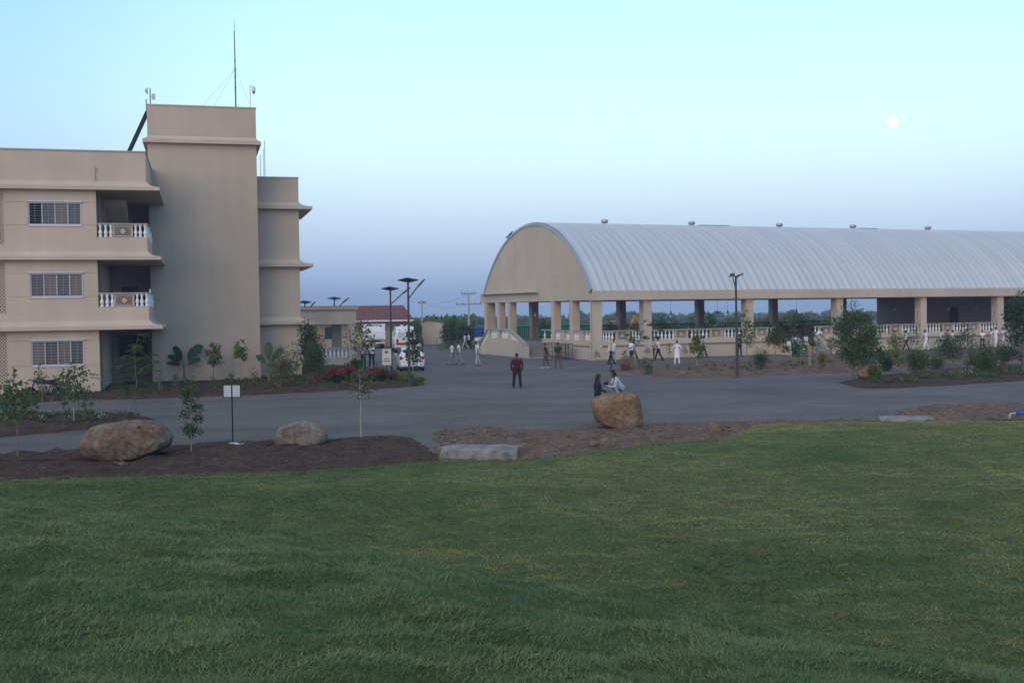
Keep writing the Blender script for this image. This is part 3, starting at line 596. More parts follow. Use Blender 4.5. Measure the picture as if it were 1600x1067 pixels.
def bird(loc, label):
    T = thing('bird', label, 'bird', loc, R_(30)); m = MB()
    pts = [(-.30, 0, .06), (-.12, 0, .10), (0, 0, .16), (.09, 0, .24), (.12, 0, .31), (.15, 0, .36), (.21, 0, .36), (.27, 0, .34)]
    m.tube(pts, [.015, .05, .085, .07, .045, .05, .03, .004], 9)
    for s_ in (-1, 1): m.tube([(0, s_*.03, .12), (.01, s_*.03, -.03)], .012, 5)
    m.build('body', mat('dark_feathers', (.02, .02, .025)), T, True)
for t_, lb in ((.70, 'dark bird perched lower on the gable arch'), (.675, 'dark bird perched higher on the gable arch')):
    v, z = arch(t_, RC+.22); bird(onH(.0, v, z), lb)
# shoe rack
T = thing('shoe_rack', 'dark metal open rack of shelves against the hall wall', 'rack', onH(-.55, 2.2, 0), HZ+R_(90))
for x in (0, 1.25, 2.5, 3.75): m = MB(); m.box(x, x+.05, -.0, .05, 0, 1.25); m.box(x, x+.05, .35, .4, 0, 1.25); m.box(x+.001, x+.049, .05, .35, 1.2, 1.249); m.build('upright', STEEL, T)
for z in (.12, .5, .86, 1.2): m = MB(); m.box(-.01, 3.81, .052, .348, z, z+.03); m.box(0.051, 3.749, -.002, .048, z, z+.03); m.build('shelf', STEEL, T)
# ------------------------------------------------------------------ gate portico, red-roofed house, shed
c = G(557, 571); T = thing('gate_portico', 'small tan flat-roofed porch with white balusters beside the drive', 'porch', c, az(80))
ZP = 3.06; m = MB(); m.box(-.55, 0, 0, .6, -.1, ZP); m.build('pillar', PLA, T); m = MB(); m.box(-.95-.75, -.95, 3.6, 4.3, -.1, ZP); m.build('pillar', PLA2, T)
m = MB(); m.box(-6, -5.45, 0, .6, -.1, ZP); m.build('pillar', PLA, T)
m = MB(); m.box(-6.2, .02, -.05, 5, ZP+.001, 4.15); m.build('roof_beam', PLA, T); m = MB(); m.box(-6.3, .2, -.2, 5.1, 4.151, 4.32); m.box(-6.25, .12, -.12, 5.05, 4.08, 4.15); m.build('roof_edge', PLA, T)
m = MB(); m.box(-5.44, -.56, .05, .3, -.1, .62); m.build('low_wall', PLA, T); m = MB(); m.box(-5.44, -.56, .02, .33, 1.3, 1.38); m.build('handrail', COPE, T)
for q in range(16):
    if q != 7: link('baluster', BALH, T, (-.72-q*.29, .17, .63))
c = G(600, 541); T = thing('red_roofed_house', 'low tan house with a dull red tiled roof behind the parked vehicles', 'house', c, az(84))
m = MB(); m.box(-11, 2.6, 0, 6.5, -.1, 2.9); m.build('wall', mat('weathered_wall', (.30, .25, .2), (.38, .32, .25), 2, .9), T)
RT = mat('red_tile', (.145, .055, .055), (.20, .08, .078), 4, .85)
m = MB(); m.add([(-12, -1.3, 2.95), (3.4, -1.3, 2.95), (2.2, 3.2, 4.55), (-12, 3.2, 4.55), (3.4, 7.6, 2.95), (-12, 7.6, 2.95)], [(0, 1, 2, 3), (3, 2, 4, 5), (1, 4, 2)]); rf = m.build('roof', RT, T)
for q in range(30): x = -11.8+q*.5; MB().tube([(x, -1.3, 2.98), (min(x, 2.2), 3.2, 4.58)], .04, 4).build('tile_ridge', RT, rf)
MB().box(-12, 3.42, -1.36, -1.30, 2.78, 2.93).build('eave_board', WHITE, T)
for x in (-6.5, -1.2, 1.0): MB().box(x, x+1.2, -.03, -.002, .9, 2.2).build('window', GLASS, T)
c = G(676, 538); T = thing('cream_shed', 'plain cream block shed at the edge of the grass', 'shed', c, az(86))
m = MB(); m.prism([(-1.2, -.1), (1.25, -.1), (1.25, 2.5), (-.5, 2.75), (-1.2, 2.45)], 0, 4, 'y'); m.build('wall', PLA, T)
m = MB(); m.prism([(-3.2, 2.15), (-3.2, 2.25), (-.5, 2.85), (1.35, 2.6), (1.35, 2.52), (-.5, 2.77)], -.15, 4.2, 'y'); m.build('roof', RT, T)
m = MB(); m.box(-3.0, -1.25, .3, 3.8, -.1, 2.1); m.build('lean_to', WOOD, T)
# ------------------------------------------------------------------ moon
d = _F + (1395-800)/FPX*_R + (533.5-190)/FPX*_U; d = d/np.linalg.norm(d)
mm = bpy.data.materials.new('moonlight'); mm.use_nodes = True; t_ = mm.node_tree; t_.nodes.clear(); e_ = t_.nodes.new('ShaderNodeEmission'); e_.inputs[0].default_value = (1, .985, .96, 1); e_.inputs[1].default_value = 1.7
nz = t_.nodes.new('ShaderNodeTexNoise'); nz.inputs['Scale'].default_value = 2.2; rp = t_.nodes.new('ShaderNodeValToRGB'); rp.color_ramp.elements[0].color = (.95, .94, .92, 1); rp.color_ramp.elements[0].position = .35; rp.color_ramp.elements[1].position = .55
cc = t_.nodes.new('ShaderNodeTexCoord'); t_.links.new(cc.outputs['Generated'], nz.inputs[0]); t_.links.new(nz.outputs[0], rp.inputs[0]); t_.links.new(rp.outputs[0], e_.inputs[0])
t_.links.new(e_.outputs[0], t_.nodes.new('ShaderNodeOutputMaterial').inputs[0])
bm = bmesh.new(); bmesh.ops.create_uvsphere(bm, u_segments=32, v_segments=20, radius=5000*7.5/FPX); me = bpy.data.meshes.new('moon'); bm.to_mesh(me); bm.free(); me.materials.append(mm)
tag(link('moon', me, loc=tuple(d*5000)), 'round white full moon high in the pale sky', 'moon')
# ------------------------------------------------------------------ solar street lamps
LAMPM = mat('lamp_post_paint', (.05, .055, .06), rough=.5)
def solar_lamp(x, y, top, label, arm_dir, rz=0, up=1.0):
    c = G(x, y); h = (y-top)*c.y/FPX; T = thing('solar_street_lamp', label, 'lamp', c, rz, 'solar street lamps')
    m = MB(); m.tube([(0, 0, 0), (0, 0, h-.12)], [.075, .05], 10); m.lathe([(.16, 0), (.16, .03), (.08, .05)], n=10); m.build('post', LAMPM, T)
    m = MB(); p = [(-.56, 0, .0), (0, -.46, .11), (.56, 0, 0), (0, .46, -.11)]
    m.add([(a, b, h-.18+c_) for a, b, c_ in p]+[(a, b, h-.14+c_) for a, b, c_ in p], [(0, 3, 2, 1), (4, 5, 6, 7), (0, 1, 5, 4), (1, 2, 6, 5), (2, 3, 7, 6), (3, 0, 4, 7)]); m.build('solar_panel', mat('solar_cell', (.03, .035, .05), rough=.3), T)
    m = MB(); m.tube([(0, 0, h-1.15), (arm_dir*.85, 0, h-.35*up)], .035, 8); m.build('arm', LAMPM, T)
    m = MB(); m.prism([(arm_dir*.70, h-.42*up), (arm_dir*1.15, h-.10*up), (arm_dir*1.2, h-.16*up), (arm_dir*.78, h-.5*up)], -.12, .12, 'y'); m.build('lamp_head', LAMPM, T)
solar_lamp(640, 604, 433, 'taller solar lamp post at the tip of the flower bed', .75)
solar_lamp(612, 586, 447, 'solar lamp post just behind the white car, second from the plaza', 1.05)
solar_lamp(478, 566, 469, 'farthest solar lamp, its head just showing above the porch beside the block', .7)
solar_lamp(524, 568, 463, 'solar lamp rising above the middle of the porch roof', .95)
T0 = G(1152, 589); hh = (589-428)*T0.y/FPX
T = thing('twin_head_lamp', 'tall lamp post with two heads in front of the hall', 'lamp', T0)
m = MB(); m.tube([(0, 0, 0), (-.05, 0, hh-.15)], [.085, .06], 10); m.lathe([(.2, 0), (.2, .03), (.09, .06)], n=10); m.build('post', LAMPM, T)
m = MB(); m.tube([(-.04, 0, hh-.9), (-.22, 0, hh-.2)], .03, 6); m.tube([(-.05, 0, hh-.25), (.2, 0, hh-.08)], .03, 6); m.build('arm', LAMPM, T)
m = MB(); m.box(-.42, -.02, -.2, .2, hh-.16, hh-.12); m.box(-.36, -.12, -.12, .12, hh-.118, hh+.03); m.build('solar_panel', LAMPM, T)
m = MB(); m.prism([(.0, hh-.16), (.32, hh-.06), (.42, hh-.02), (.3, hh+.02), (.02, hh-.08)], -.13, .13, 'y'); m.build('lamp_head', LAMPM, T)
# ------------------------------------------------------------------ signs
c = G(364, 697); T = thing('framed_sign', 'white sign in two halves on a thin black post on the soil bed', 'sign', c, R_(-6))
k = c.y/FPX; m = MB(); m.tube([(0, 0, 0), (0, 0, 97*k)], .022, 8); m.build('post', BLACK, T)
z0, z1, w2 = 76*k, 97*k, 14.6*k
for a in ((-w2, w2, z0, z0+.025), (-w2, w2, z1-.025, z1), (-w2, -w2+.025, z0+.025, z1-.025), (w2-.025, w2, z0+.025, z1-.025)): MB().box(a[0], a[1], -.015, .02, a[2], a[3]).build('frame_bar', BLACK, T)
for x0, x1 in ((-w2+.026, -.02), (.02, w2-.026)): MB().box(x0, x1, -.004, .008, z0+.026, z1-.026).build('panel', mat('sign_back', (.42, .47, .50), (.50, .55, .58), 3, .5), T)
m = MB(); r_ = np.random.default_rng(3); ring = [(.30+.05*r_.normal())*1. for _ in range(12)]
m.add([(0, 0, .075)]+[(math.cos(q*.5236)*ring[q]*1.1, math.sin(q*.5236)*ring[q]*.8, .03) for q in range(12)]+[(math.cos(q*.5236)*ring[q]*1.2, math.sin(q*.5236)*ring[q]*.9, -.15) for q in range(12)], [(0, 1+q, 1+(q+1) % 12) for q in range(12)]+[(1+q, 13+q, 13+(q+1) % 12, 1+(q+1) % 12) for q in range(12)]); m.build('footing', mat('pale_concrete', (.45, .46, .47), (.58, .58, .58), 9, .9, .4, 40), T, loc=(0, 0, .05))
c = G(605, 600); k = c.y/FPX; T = thing('notice_sign', 'narrow cream notice board on a post beside the white car', 'sign', c, R_(5))
m = MB(); m.tube([(-.2*0, 0, 0), (0, 0, 55*k)], .03, 8); m.build('post', BLACK, T); m = MB(); m.box(-7*k, 7*k, -.03, 0, 30*k, 55*k); m.build('board', mat('cream_board', (.55, .53, .46)), T)
m = MB(); m.box(-4*k, 4*k, -.034, -.0305, 39*k, 40.5*k); m.box(-5.5*k, 5.5*k, -.034, -.0305, 35*k, 36.5*k); m.box(-3*k, 2*k, -.034, -.0305, 48*k, 52*k); m.build('print', mat('print', (.12, .12, .13)), T)
c = G(955, 577); k = c.y/FPX; T = thing('yellow_notice', 'small pale yellow notice on a dark post before the hall corner', 'sign', c, R_(0))
m = MB(); m.tube([(0, 0, 0), (0, 0, 44*k)], .035, 8); m.build('post', BLACK, T); m = MB(); m.box(-3.2*k, 3.2*k, -.03, 0, 33*k, 45*k); m.build('board', mat('yellow_board', (.55, .50, .28)), T)
m = MB(); m.box(-1.6*k, 1.6*k, -.034, -.0305, 40*k, 41*k); m.box(-1.6*k, 1.6*k, -.034, -.0305, 37*k, 38*k); m.build('print', MATS['print'], T)
# ------------------------------------------------------------------ boulders and stones
def rock(seed, dims, planes=14, sub=4, rough=.05, cut=None):
    r_ = np.random.default_rng(seed); bm = bmesh.new(); bmesh.ops.create_icosphere(bm, subdivisions=sub, radius=1)
    n = r_.normal(size=(planes, 3)); n /= np.linalg.norm(n, axis=1)[:, None]; dd = r_.uniform(.62, .95, planes)
    if cut is not None:
        cn = np.array([c_[:3] for c_ in cut], float); cn /= np.linalg.norm(cn, axis=1)[:, None]; n = np.concatenate([n, cn]); dd = np.concatenate([dd, [c_[3] for c_ in cut]])
    P = np.array([v.co[:] for v in bm.verts]); q = P@n.T; rr = np.where(q > .05, dd/np.maximum(q, .05), 9.)
    rad = -np.log(np.exp(-rr*14).sum(1)+math.exp(-14*1.05))/14
    nn = fbm(P[:, 0]*2.2+seed, P[:, 1]*2.2+P[:, 2]*1.7, 4)*rough*2+fbm(P[:, 0]*7+seed, P[:, 2]*7+P[:, 1]*5, 3)*rough*.7
    P = P*(rad+nn)[:, None]
    lo, hi = P.min(0), P.max(0); P = (P-(lo+hi)/2)/(hi-lo)*np.array(dims); P[:, 2] += dims[2]/2
    for v, p in zip(bm.verts, P): v.co = p
    me = bpy.data.meshes.new('boulder'); bm.to_mesh(me); bm.free(); me.polygons.foreach_set('use_smooth', [True]*len(me.polygons)); return me
def rockmat(name, a, b, c3, sc=1.6):
    m = mat(name, a, b, sc, .95, .95, 7, detail=12, ramp=(.3, .7)); t = m.node_tree; bs = t.nodes['Principled BSDF']
    if name+'_x' in MATS: return m
    r = [n for n in t.nodes if n.type == 'VALTORGB'][0]; e = r.color_ramp.elements.new(.5); e.color = (*c3, 1)
    n2 = t.nodes.new('ShaderNodeTexNoise'); n2.inputs['Scale'].default_value = sc*5; n2.inputs['Detail'].default_value = 8
    co = [n for n in t.nodes if n.type == 'TEX_COORD'][0]; t.links.new(co.outputs['Object'], n2.inputs[0])
    mr = t.nodes.new('ShaderNodeMapRange'); mr.inputs[1].default_value = .3; mr.inputs[2].default_value = .7; mr.inputs[3].default_value = .6; mr.inputs[4].default_value = 1.3
    t.links.new(n2.outputs['Fac'], mr.inputs[0]); mx = t.nodes.new('ShaderNodeMix'); mx.data_type = 'RGBA'; mx.blend_type = 'MULTIPLY'; mx.inputs[0].default_value = 1
    t.links.new(r.outputs[0], mx.inputs[6]); t.links.new(mr.outputs[0], mx.inputs[7]); t.links.new(mx.outputs[2], bs.inputs['Base Color']); MATS[name+'_x'] = m; return m
def boulder(x, y, wpx, hpx, dfac, seed, m, label, sink=.06, rz=0, rough=.05, cut=None, planes=14):
    c = G(x, y); k = c.y/FPX; d_ = (wpx*k, wpx*k*dfac, hpx*k+sink); me = rock(seed, d_, planes, 4, rough, cut); me.materials.append(m)
    c.y += d_[1]*.35; o = link('boulder', me, loc=(c.x, c.y, bedz(c.x, c.y)*.5-sink), rz=rz); tag(o, label, 'boulder'); return o
def hull_boulder(pts, seed, m, label, depth, rough=.03, by=None, ridge=(), soft=2):
    by = by or max(q[1] for q in pts); cx = sum(q[0] for q in pts)/len(pts); c = G(cx, by-1); k = c.y/FPX; r_ = np.random.default_rng(seed); bm = bmesh.new(); L = []
    for x, y in pts:
        X, Z = (x-cx)*k, (by-y)*k
        for dy, sc in ((-.30, .86), (0., 1.0), (.45, .97), (1., .78)): L.append((X*sc+r_.normal()*.02, dy*depth, max(-.05, (Z-.4*depth*0)*(.94 if dy < 0 else 1)*(sc*.5+.5))))
    for x, y, dy in ridge: L.append(((x-cx)*k, dy*depth, (by-y)*k))
    for q in L: bm.verts.new(q)
    h_ = bmesh.ops.convex_hull(bm, input=bm.verts); bmesh.ops.delete(bm, geom=[v for v in bm.verts if not v.link_faces], context='VERTS')
    bmesh.ops.bevel(bm, geom=list(bm.edges), offset=.03, segments=1, affect='EDGES'); bmesh.ops.triangulate(bm, faces=bm.faces[:])
    for _ in range(4):
        lg = [e for e in bm.edges if e.calc_length() > .09]
        if lg: bmesh.ops.subdivide_edges(bm, edges=lg, cuts=1); bmesh.ops.triangulate(bm, faces=bm.faces[:])
    for _ in range(soft): bmesh.ops.smooth_vert(bm, verts=bm.verts, factor=.5, use_axis_x=True, use_axis_y=True, use_axis_z=True)
    bm.normal_update(); P = np.array([v.co[:] for v in bm.verts]); Nn = np.array([v.normal[:] for v in bm.verts])
    dn = fbm(P[:, 0]*2.1+seed, P[:, 2]*2.3+P[:, 1]*1.7, 4)*rough*1.6+fbm(P[:, 0]*8+seed, P[:, 2]*8+P[:, 1]*6, 3)*rough*.7; P = P+Nn*dn[:, None]
    for v, q in zip(bm.verts, P): v.co = q
    me = bpy.data.meshes.new('boulder'); bm.to_mesh(me); bm.free(); me.polygons.foreach_set('use_smooth', [True]*len(me.polygons)); me.materials.append(m)
    c.y += depth*.3; return tag(link('boulder', me, loc=(c.x, c.y, .5*bedz(c.x, c.y))), label, 'boulder')
RK1 = rockmat('brown_rock', (.13, .072, .040), (.215, .185, .16), (.165, .12, .085)); RK2 = rockmat('grey_rock', (.14, .105, .08), (.26, .24, .215), (.19, .155, .125)); RK3 = rockmat('ochre_rock', (.165, .085, .043), (.29, .24, .19), (.22, .137, .08), 1.6)
hull_boulder([(115, 687), (139, 669), (180, 665), (223, 663), (249, 676), (261, 693), (257, 704), (225, 717.5), (178, 725), (129, 722), (118, 714)], 11, RK1, 'large grey-brown boulder beside the road, biggest on the dark bed', 1.1, .05, ridge=((178, 690, -.5), (215, 672, -.35), (140, 700, -.5)))
hull_boulder([(423, 687), (431, 672), (450, 665), (467, 662), (495, 667), (511, 682), (507, 697), (492, 701), (450, 702), (427, 700)], 5, RK2, 'smooth rounded grey boulder between the sign and a sapling', .9, .008, soft=8)
hull_boulder([(923, 631), (926, 624), (946, 619), (971, 614), (993, 615), (1003, 629), (1007, 651.5), (1005, 664), (993, 672), (971, 671.5), (946, 668), (932, 659), (926.5, 640)], 23, RK3, 'orange-brown boulder with a flat top by the lawn edge', 1.1, .03, ridge=((993, 618, -.45), (992, 668, -.42), (940, 640, -.45)))
boulder(985, 580, 33, 23, .8, 31, RK1, 'squat brown boulder at the tip of the bed before the hall', cut=[(0, 0, 1, .6), (.7, -.5, .5, .6)])
boulder(1362, 597, 40, 26, .7, 41, RK3, 'rust-coloured boulder half hidden by leaves under the feathery tree', cut=[(.8, 0, 1, .7)])
boulder(1550, 583, 26, 14, .7, 43, RK3, 'low rust-coloured boulder behind bushes in the far end of the bed')
boulder(929, 700, 16, 11, .8, 51, RK2, 'pinkish stone at the lawn edge, lower of a pair', .03); boulder(948, 699, 15, 14, .8, 52, RK2, 'pinkish stone at the lawn edge, taller of a pair', .03)
boulder(1118, 676, 26, 16, .7, 53, RK1, 'half-buried brown stone in the verge past the flat-topped boulder', .05); boulder(1141, 672, 14, 9, .7, 54, RK1, 'small brown stone close to the half-buried one', .03)
boulder(1068, 587, 14, 6, .8, 55, RK2, 'small pale stone lying on the asphalt edge before the hall', .02)
boulder(757, 678, 11, 7, .8, 61, RK3, 'ochre stone among the grey stones above the culvert slab', .02); boulder(736, 684, 11, 11, .8, 62, RK2, 'pale grey stone standing above the culvert slab', .02)
boulder(690, 710, 20, 12, .8, 63, RK2, 'grey-brown stone wedged at the slab end on the bed side', .03); boulder(695, 718, 17, 10, .8, 64, RK1, 'brown stone at the foot of the broken slab', .03); boulder(812, 712, 18, 15, .8, 65, RK2, 'dark grey stone leaning on the slab end towards the boulder', .03)
boulder(188, 731, 14, 7, .8, 66, RK1, 'small brown stone at the foot of the biggest boulder', .02); boulder(238, 723, 16, 7, .8, 67, RK1, 'small flat stone by the tapering end of the biggest boulder', .02)
# loose small stones
def stones(n, px, seed, name, label, size=(.02, .07), m=None):
    r_ = np.random.default_rng(seed); ico = rock(seed, (1, 1, .7), 8, 1, .03); base = np.array([v.co[:] for v in ico.vertices]); fc = np.array([p.vertices[:] for p in ico.polygons])
    Vs, Fs, Ts = [], [], []; poly = [(G(*p).x, G(*p).y) for p in px]; P = np.array(poly); lo, hi = P.min(0), P.max(0); kk = 0
    while kk < n:
        x, y = r_.uniform(lo[0], hi[0]), r_.uniform(lo[1], hi[1])
        if sdist(np.array([x]), np.array([y]), poly)[0] < 0: continue
        s_ = r_.uniform(*size)*(1 if r_.random() < .9 else 1.8); a = r_.uniform(0, 6.28); ca, sa = math.cos(a), math.sin(a)
        b = base*s_*np.array([1, r_.uniform(.6, 1), r_.uniform(.6, 1)]); b = np.stack([b[:, 0]*ca-b[:, 1]*sa, b[:, 0]*sa+b[:, 1]*ca, b[:, 2]], 1)+np.array([x, y, bedz(x, y)+.0])
        Fs.append(fc+len(base)*kk); Vs.append(b); Ts.append(np.full(len(base), r_.random())); kk += 1
    o = link(name, npmesh(name, np.concatenate(Vs), np.concatenate(Fs), m or STONEM, np.concatenate(Ts), True)); tag(o, label, 'stones', kind='stuff')
STONEM = leafmat('loose_stone', (.085, .062, .05), (.24, .21, .185), 0, .9)
stones(520, [(676, 690), (690, 671), (780, 669), (815, 676), (800, 692), (690, 696)], 1, 'gravel', 'loose grey stones between the road and the culvert slab', (.025, .085))
stones(650, [(800, 690), (820, 674), (930, 676), (1080, 660), (1180, 657), (1160, 676), (1000, 696), (830, 712)], 2, 'gravel', 'pebbles scattered over the reddish verge around the flat-topped boulder', (.02, .07))
stones(320, [(0, 715), (300, 698), (620, 685), (660, 706), (400, 733), (0, 746)], 3, 'gravel', 'small clods and pebbles on the dark bed beside the lawn', (.02, .06))
stones(260, [(1200, 656), (1400, 640), (1600, 631), (1600, 655), (1400, 660), (1200, 660)], 4, 'gravel', 'pebbles along the verge before the far lawn', (.02, .07))
# culvert slabs
def slab(x0, x1, ytop, ybot, depth, label, seed, zt):
    a, b = G(x0, ybot), G(x1, ybot); r_ = np.random.default_rng(seed); n = 14; L = (b-a).length
    ang = math.atan2(b.y-a.y, b.x-a.x); m = MB(); fr, bk = [], []
    for q in range(n+1):
        t = q/n; e = min(1, min(t, 1-t)*6+.35)
        fr.append((t*L, .12*r_.normal()*.35+(1-e)*.25)); bk.append((t*L, depth*(.75+.25*e)+.05*r_.normal()))
    vs = []
    for q in range(n+1): vs += [(fr[q][0]+.03*r_.normal(), fr[q][1]-.10+.05*r_.normal(), -.3), (fr[q][0]+.03*r_.normal(), fr[q][1], (zt+.02*r_.normal())*(1-.35*abs(2*q/n-1)**4)), (bk[q][0], bk[q][1], zt+.03), (bk[q][0], bk[q][1], -.3)]
    fs = [(4*q+j, 4*q+4+j, 4*q+5+j, 4*q+1+j) for q in range(n) for j in range(3)]+[(0, 1, 2, 3), (4*n+3, 4*n+2, 4*n+1, 4*n)]
    m.add(vs, fs); tag(m.build('culvert_slab', mat('slab_concrete', (.17, .16, .148), (.29, .275, .26), 2.5, .9, .9, 22), loc=(a.x, a.y, 0), rz=ang, bevel=.03), label, 'slab')
slab(684, 806, 692, 719, 1.1, 'long rough concrete culvert slab between bed and reddish verge', 2, .27)
slab(1378, 1464, 645, 661, .9, 'pale concrete slab sunk behind the far lawn edge', 5, .15)
tag(MB().prism([(0, 0), (2.3, .1), (2.5, .7), (.3, .6)], .004, .11, 'z').build('kerb_slab', mat('pale_concrete', (.5, .5, .5)), loc=G(1082, 588), bevel=.03), 'thin pale concrete slab at the front of the bed before the hall', 'slab')
tag(MB().box(0, .75, 0, .25, 0, .16).build('kerb_block', MATS['pale_concrete'], loc=G(1366, 573), bevel=.03), 'small white concrete block lying behind the rust-coloured boulder', 'block')
tag(MB().lathe([(.30, 0), (.30, .012), (.27, .015), (.02, .015)], n=20).build('manhole_cover', BLACK, loc=G(721, 651)), 'flat dark round cover set in the road near the culvert', 'manhole')
# blue valve, hoses
c = G(1585, 655); T = thing('water_valve', 'blue valve on a grey pipe elbow at the far lawn edge', 'valve', c); T.scale = (.75, .75, .75)
m = MB(); m.tube([(-.22, 0, -.1), (-.22, 0, .2), (-.16, 0, .26), (.05, 0, .28)], .045, 8); m.build('pipe', GALV, T)
m = MB(); m.lathe([(.05, -.0), (.09, .02), (.09, .18), (.06, .22), (.06, .4), (.09, .42), (.09, .5)], (.05, 0, .28), 10, axis='x'); m.lathe([(.03, .3), (.03, .42), (.1, .43), (.1, .46)], (.2, 0, 0), 8); m.build('valve', mat('blue_plastic', (.02, .10, .42), rough=.4), T)
def hose(pts, label, r=.016):
    q = [Vector(G(*p)) for p in pts]; pp = []
    for i in range(len(q)-1):
        for t in np.linspace(0, 1, 7)[:-1]:
            p0, p1, p2, p3 = q[max(0, i-1)], q[i], q[i+1], q[min(len(q)-1, i+2)]
            p = .5*((2*p1)+(p2-p0)*t+(2*p0-5*p1+4*p2-p3)*t*t+(3*p1-p0-3*p2+p3)*t**3); pp.append((p.x, p.y, (terrain(np.array([p.x]), np.array([p.y]))[0] if p.y < lawn_edge(p.x) else bedz(p.x, p.y))+.06))
    tag(MB().tube(pp, r, 6).build('hose', BLACK), label, 'hose')
hose([(1520, 671), (1530, 668), (1550, 666), (1562, 672), (1568, 680)], 'short black hose curling on the grass by the blue valve'); hose([(1548, 667), (1580, 669), (1640, 668)], 'black hose running straight over the far lawn')
hose([(-20, 728), (60, 727), (150, 725), (250, 716), (300, 706)], 'thin drip hose along the dark bed past the biggest boulder', .012); hose([(440, 703), (500, 698), (560, 689), (580, 692), (600, 696)], 'thin drip hose curving past the bare-stemmed sapling', .012)
# bins
for k, (x, y, cl, lb) in enumerate(((1256, 558, (.02, .09, .045), 'dark green waste bin hung on a frame before the long-side steps'), (1265, 557, (.62, .27, .01), 'orange-yellow waste bin hung beside the green one'))):
    c = G(x, y); s_ = c.y/FPX; T = thing('waste_bin', lb, 'bin', c, R_(-15)); h_ = (18, 16)[k]*s_; w_ = (5.5, 4)[k]*s_
    m = MB(); m.add([(-w_*.8, -.2, .25), (w_*.8, -.2, .25), (w_*.8, .2, .25), (-w_*.8, .2, .25), (-w_, -.26, h_), (w_, -.26, h_), (w_, .26, h_), (-w_, .26, h_)], [(0, 3, 2, 1), (4, 5, 6, 7), (0, 1, 5, 4), (1, 2, 6, 5), (2, 3, 7, 6), (3, 0, 4, 7)]); m.build('body', mat('bin_paint_%d' % k, cl, rough=.45), T, bevel=.03)
    m = MB(); m.box(-w_-.02, w_+.02, -.28, .28, h_+.002, h_+.06); m.build('lid', mat('bin_paint_%d' % k, cl), T, bevel=.02)
    [MB().tube([(s_*(w_+.03), 0, 0), (s_*(w_+.03), 0, h_*.8)], .02, 6).build('leg', STEEL, T) for s_ in (-1, 1)]
    m = MB(); m.box(-w_*.4, w_*.4, -.262, -.25, h_*.45, h_*.5); m.box(-w_*.25, w_*.3, -.268, -.256, h_*.62, h_*.78); m.build('print', mat('bin_print', (.4, .4, .1)), T)
# ------------------------------------------------------------------ vehicles
def loft_body(st, m_, name, parent, bevel=.05):     # stations: (y, zbottom, zbelt, ztop, wbottom, wbelt, wtop)
    m = MB(); vs = []
    for y, zb, zm, zt, wb, wm, wt in st: vs += [(-wb, y, zb), (-wm*1.01, y, (zb+zm)/2), (-wm, y, zm), (-wt, y, zt), (wt, y, zt), (wm, y, zm), (wm*1.01, y, (zb+zm)/2), (wb, y, zb)]
    n = 8; fs = [(i*n+j, i*n+(j+1) % n, (i+1)*n+(j+1) % n, (i+1)*n+j) for i in range(len(st)-1) for j in range(n)]+[tuple(range(n-1, -1, -1)), tuple((len(st)-1)*n+j for j in range(n))]
    return m.add(vs, fs).build(name, m_, parent, True, bevel=bevel)
def wheel(parent, x, y, r, w_=.19):
    o = MB().lathe([(r*.62, -w_/2), (r*.95, -w_/2), (r, -w_*.3), (r, w_*.3), (r*.95, w_/2), (r*.62, w_/2)], (0, 0, 0), 20, axis='x').build('wheel', TYRE, parent, True, loc=(x, y, r))
    MB().lathe([(.03, -w_*.42), (r*.6, -w_*.38), (r*.63, -w_*.48), (r*.63, w_*.48), (r*.6, w_*.38), (.03, w_*.42)], n=16, axis='x').build('rim', GALV, o, False)
T = thing('hatchback_car', 'white hatchback car seen from behind on the plaza', 'car', G(644, 580), R_(9))
loft_body([(0, .42, .92, .98, .62, .74, .66), (.04, .30, .95, 1.04, .76, .82, .70), (.2, .22, .98, 1.16, .80, .85, .66), (.55, .2, .98, 1.46, .81, .86, .58), (.95, .2, .97, 1.52, .82, .86, .58), (1.9, .2, .95, 1.50, .82, .86, .58), (2.4, .2, .94, 1.36, .82, .86, .60), (2.9, .2, .92, .98, .82, .86, .72), (3.4, .22, .82, .88, .8, .83, .68), (3.65, .3, .7, .74, .68, .7, .56)], CARW, 'body', T, .04)
m = MB(); m.add([(-.60, .135, 1.06), (.60, .135, 1.06), (.50, .475, 1.41), (-.50, .475, 1.41)], [(0, 1, 2, 3)]); o = m.build('rear_window', GLASS, T); sd = o.modifiers.new('s', 'SOLIDIFY'); sd.thickness = .03; sd.offset = 0
for s_ in (-1, 1):
    m = MB(); m.add([(s_*.855, .55, 1.02), (s_*.86, 2.45, 1.0), (s_*.63, 2.1, 1.42), (s_*.60, .7, 1.43)], [(0, 1, 2, 3)]); o = m.build('side_window', GLASS, T); sd = o.modifiers.new('s', 'SOLIDIFY'); sd.thickness = .03; sd.offset = 0
    m = MB(); m.prism([(s_*.56, .80), (s_*.80, .74), (s_*.83, .98), (s_*.64, 1.0)], -.005, .16, 'y'); m.build('tail_light', REDL, T, bevel=.02)
    m = MB(); m.box(s_*.93-.08, s_*.93+.08, 2.25, 2.33, .98, 1.1); m.build('mirror', CARW, T, bevel=.03)
    for y in (.62, 3.0): wheel(T, s_*.74, y, .28)
m = MB(); m.box(-.74, .74, -.06, .06, .30, .52); m.build('bumper', CARW, T, bevel=.05); m = MB(); m.box(-.26, .26, -.075, -.062, .44, .54); m.build('number_plate', mat('yellow_plate', (.55, .48, .2)), T); m = MB(); m.box(-.6, .6, -.03, .05, .2, .298); m.build('bumper_skirt', BLACK, T)
m = MB(); m.tube([(0, .1, 1.2), (.25, .28, 1.16)], .012, 5); m.build('rear_wiper', BLACK, T)
T = thing('ambulance_van', 'white high-roofed van with roof beacons parked behind the car', 'van', G(634, 551), R_(10))
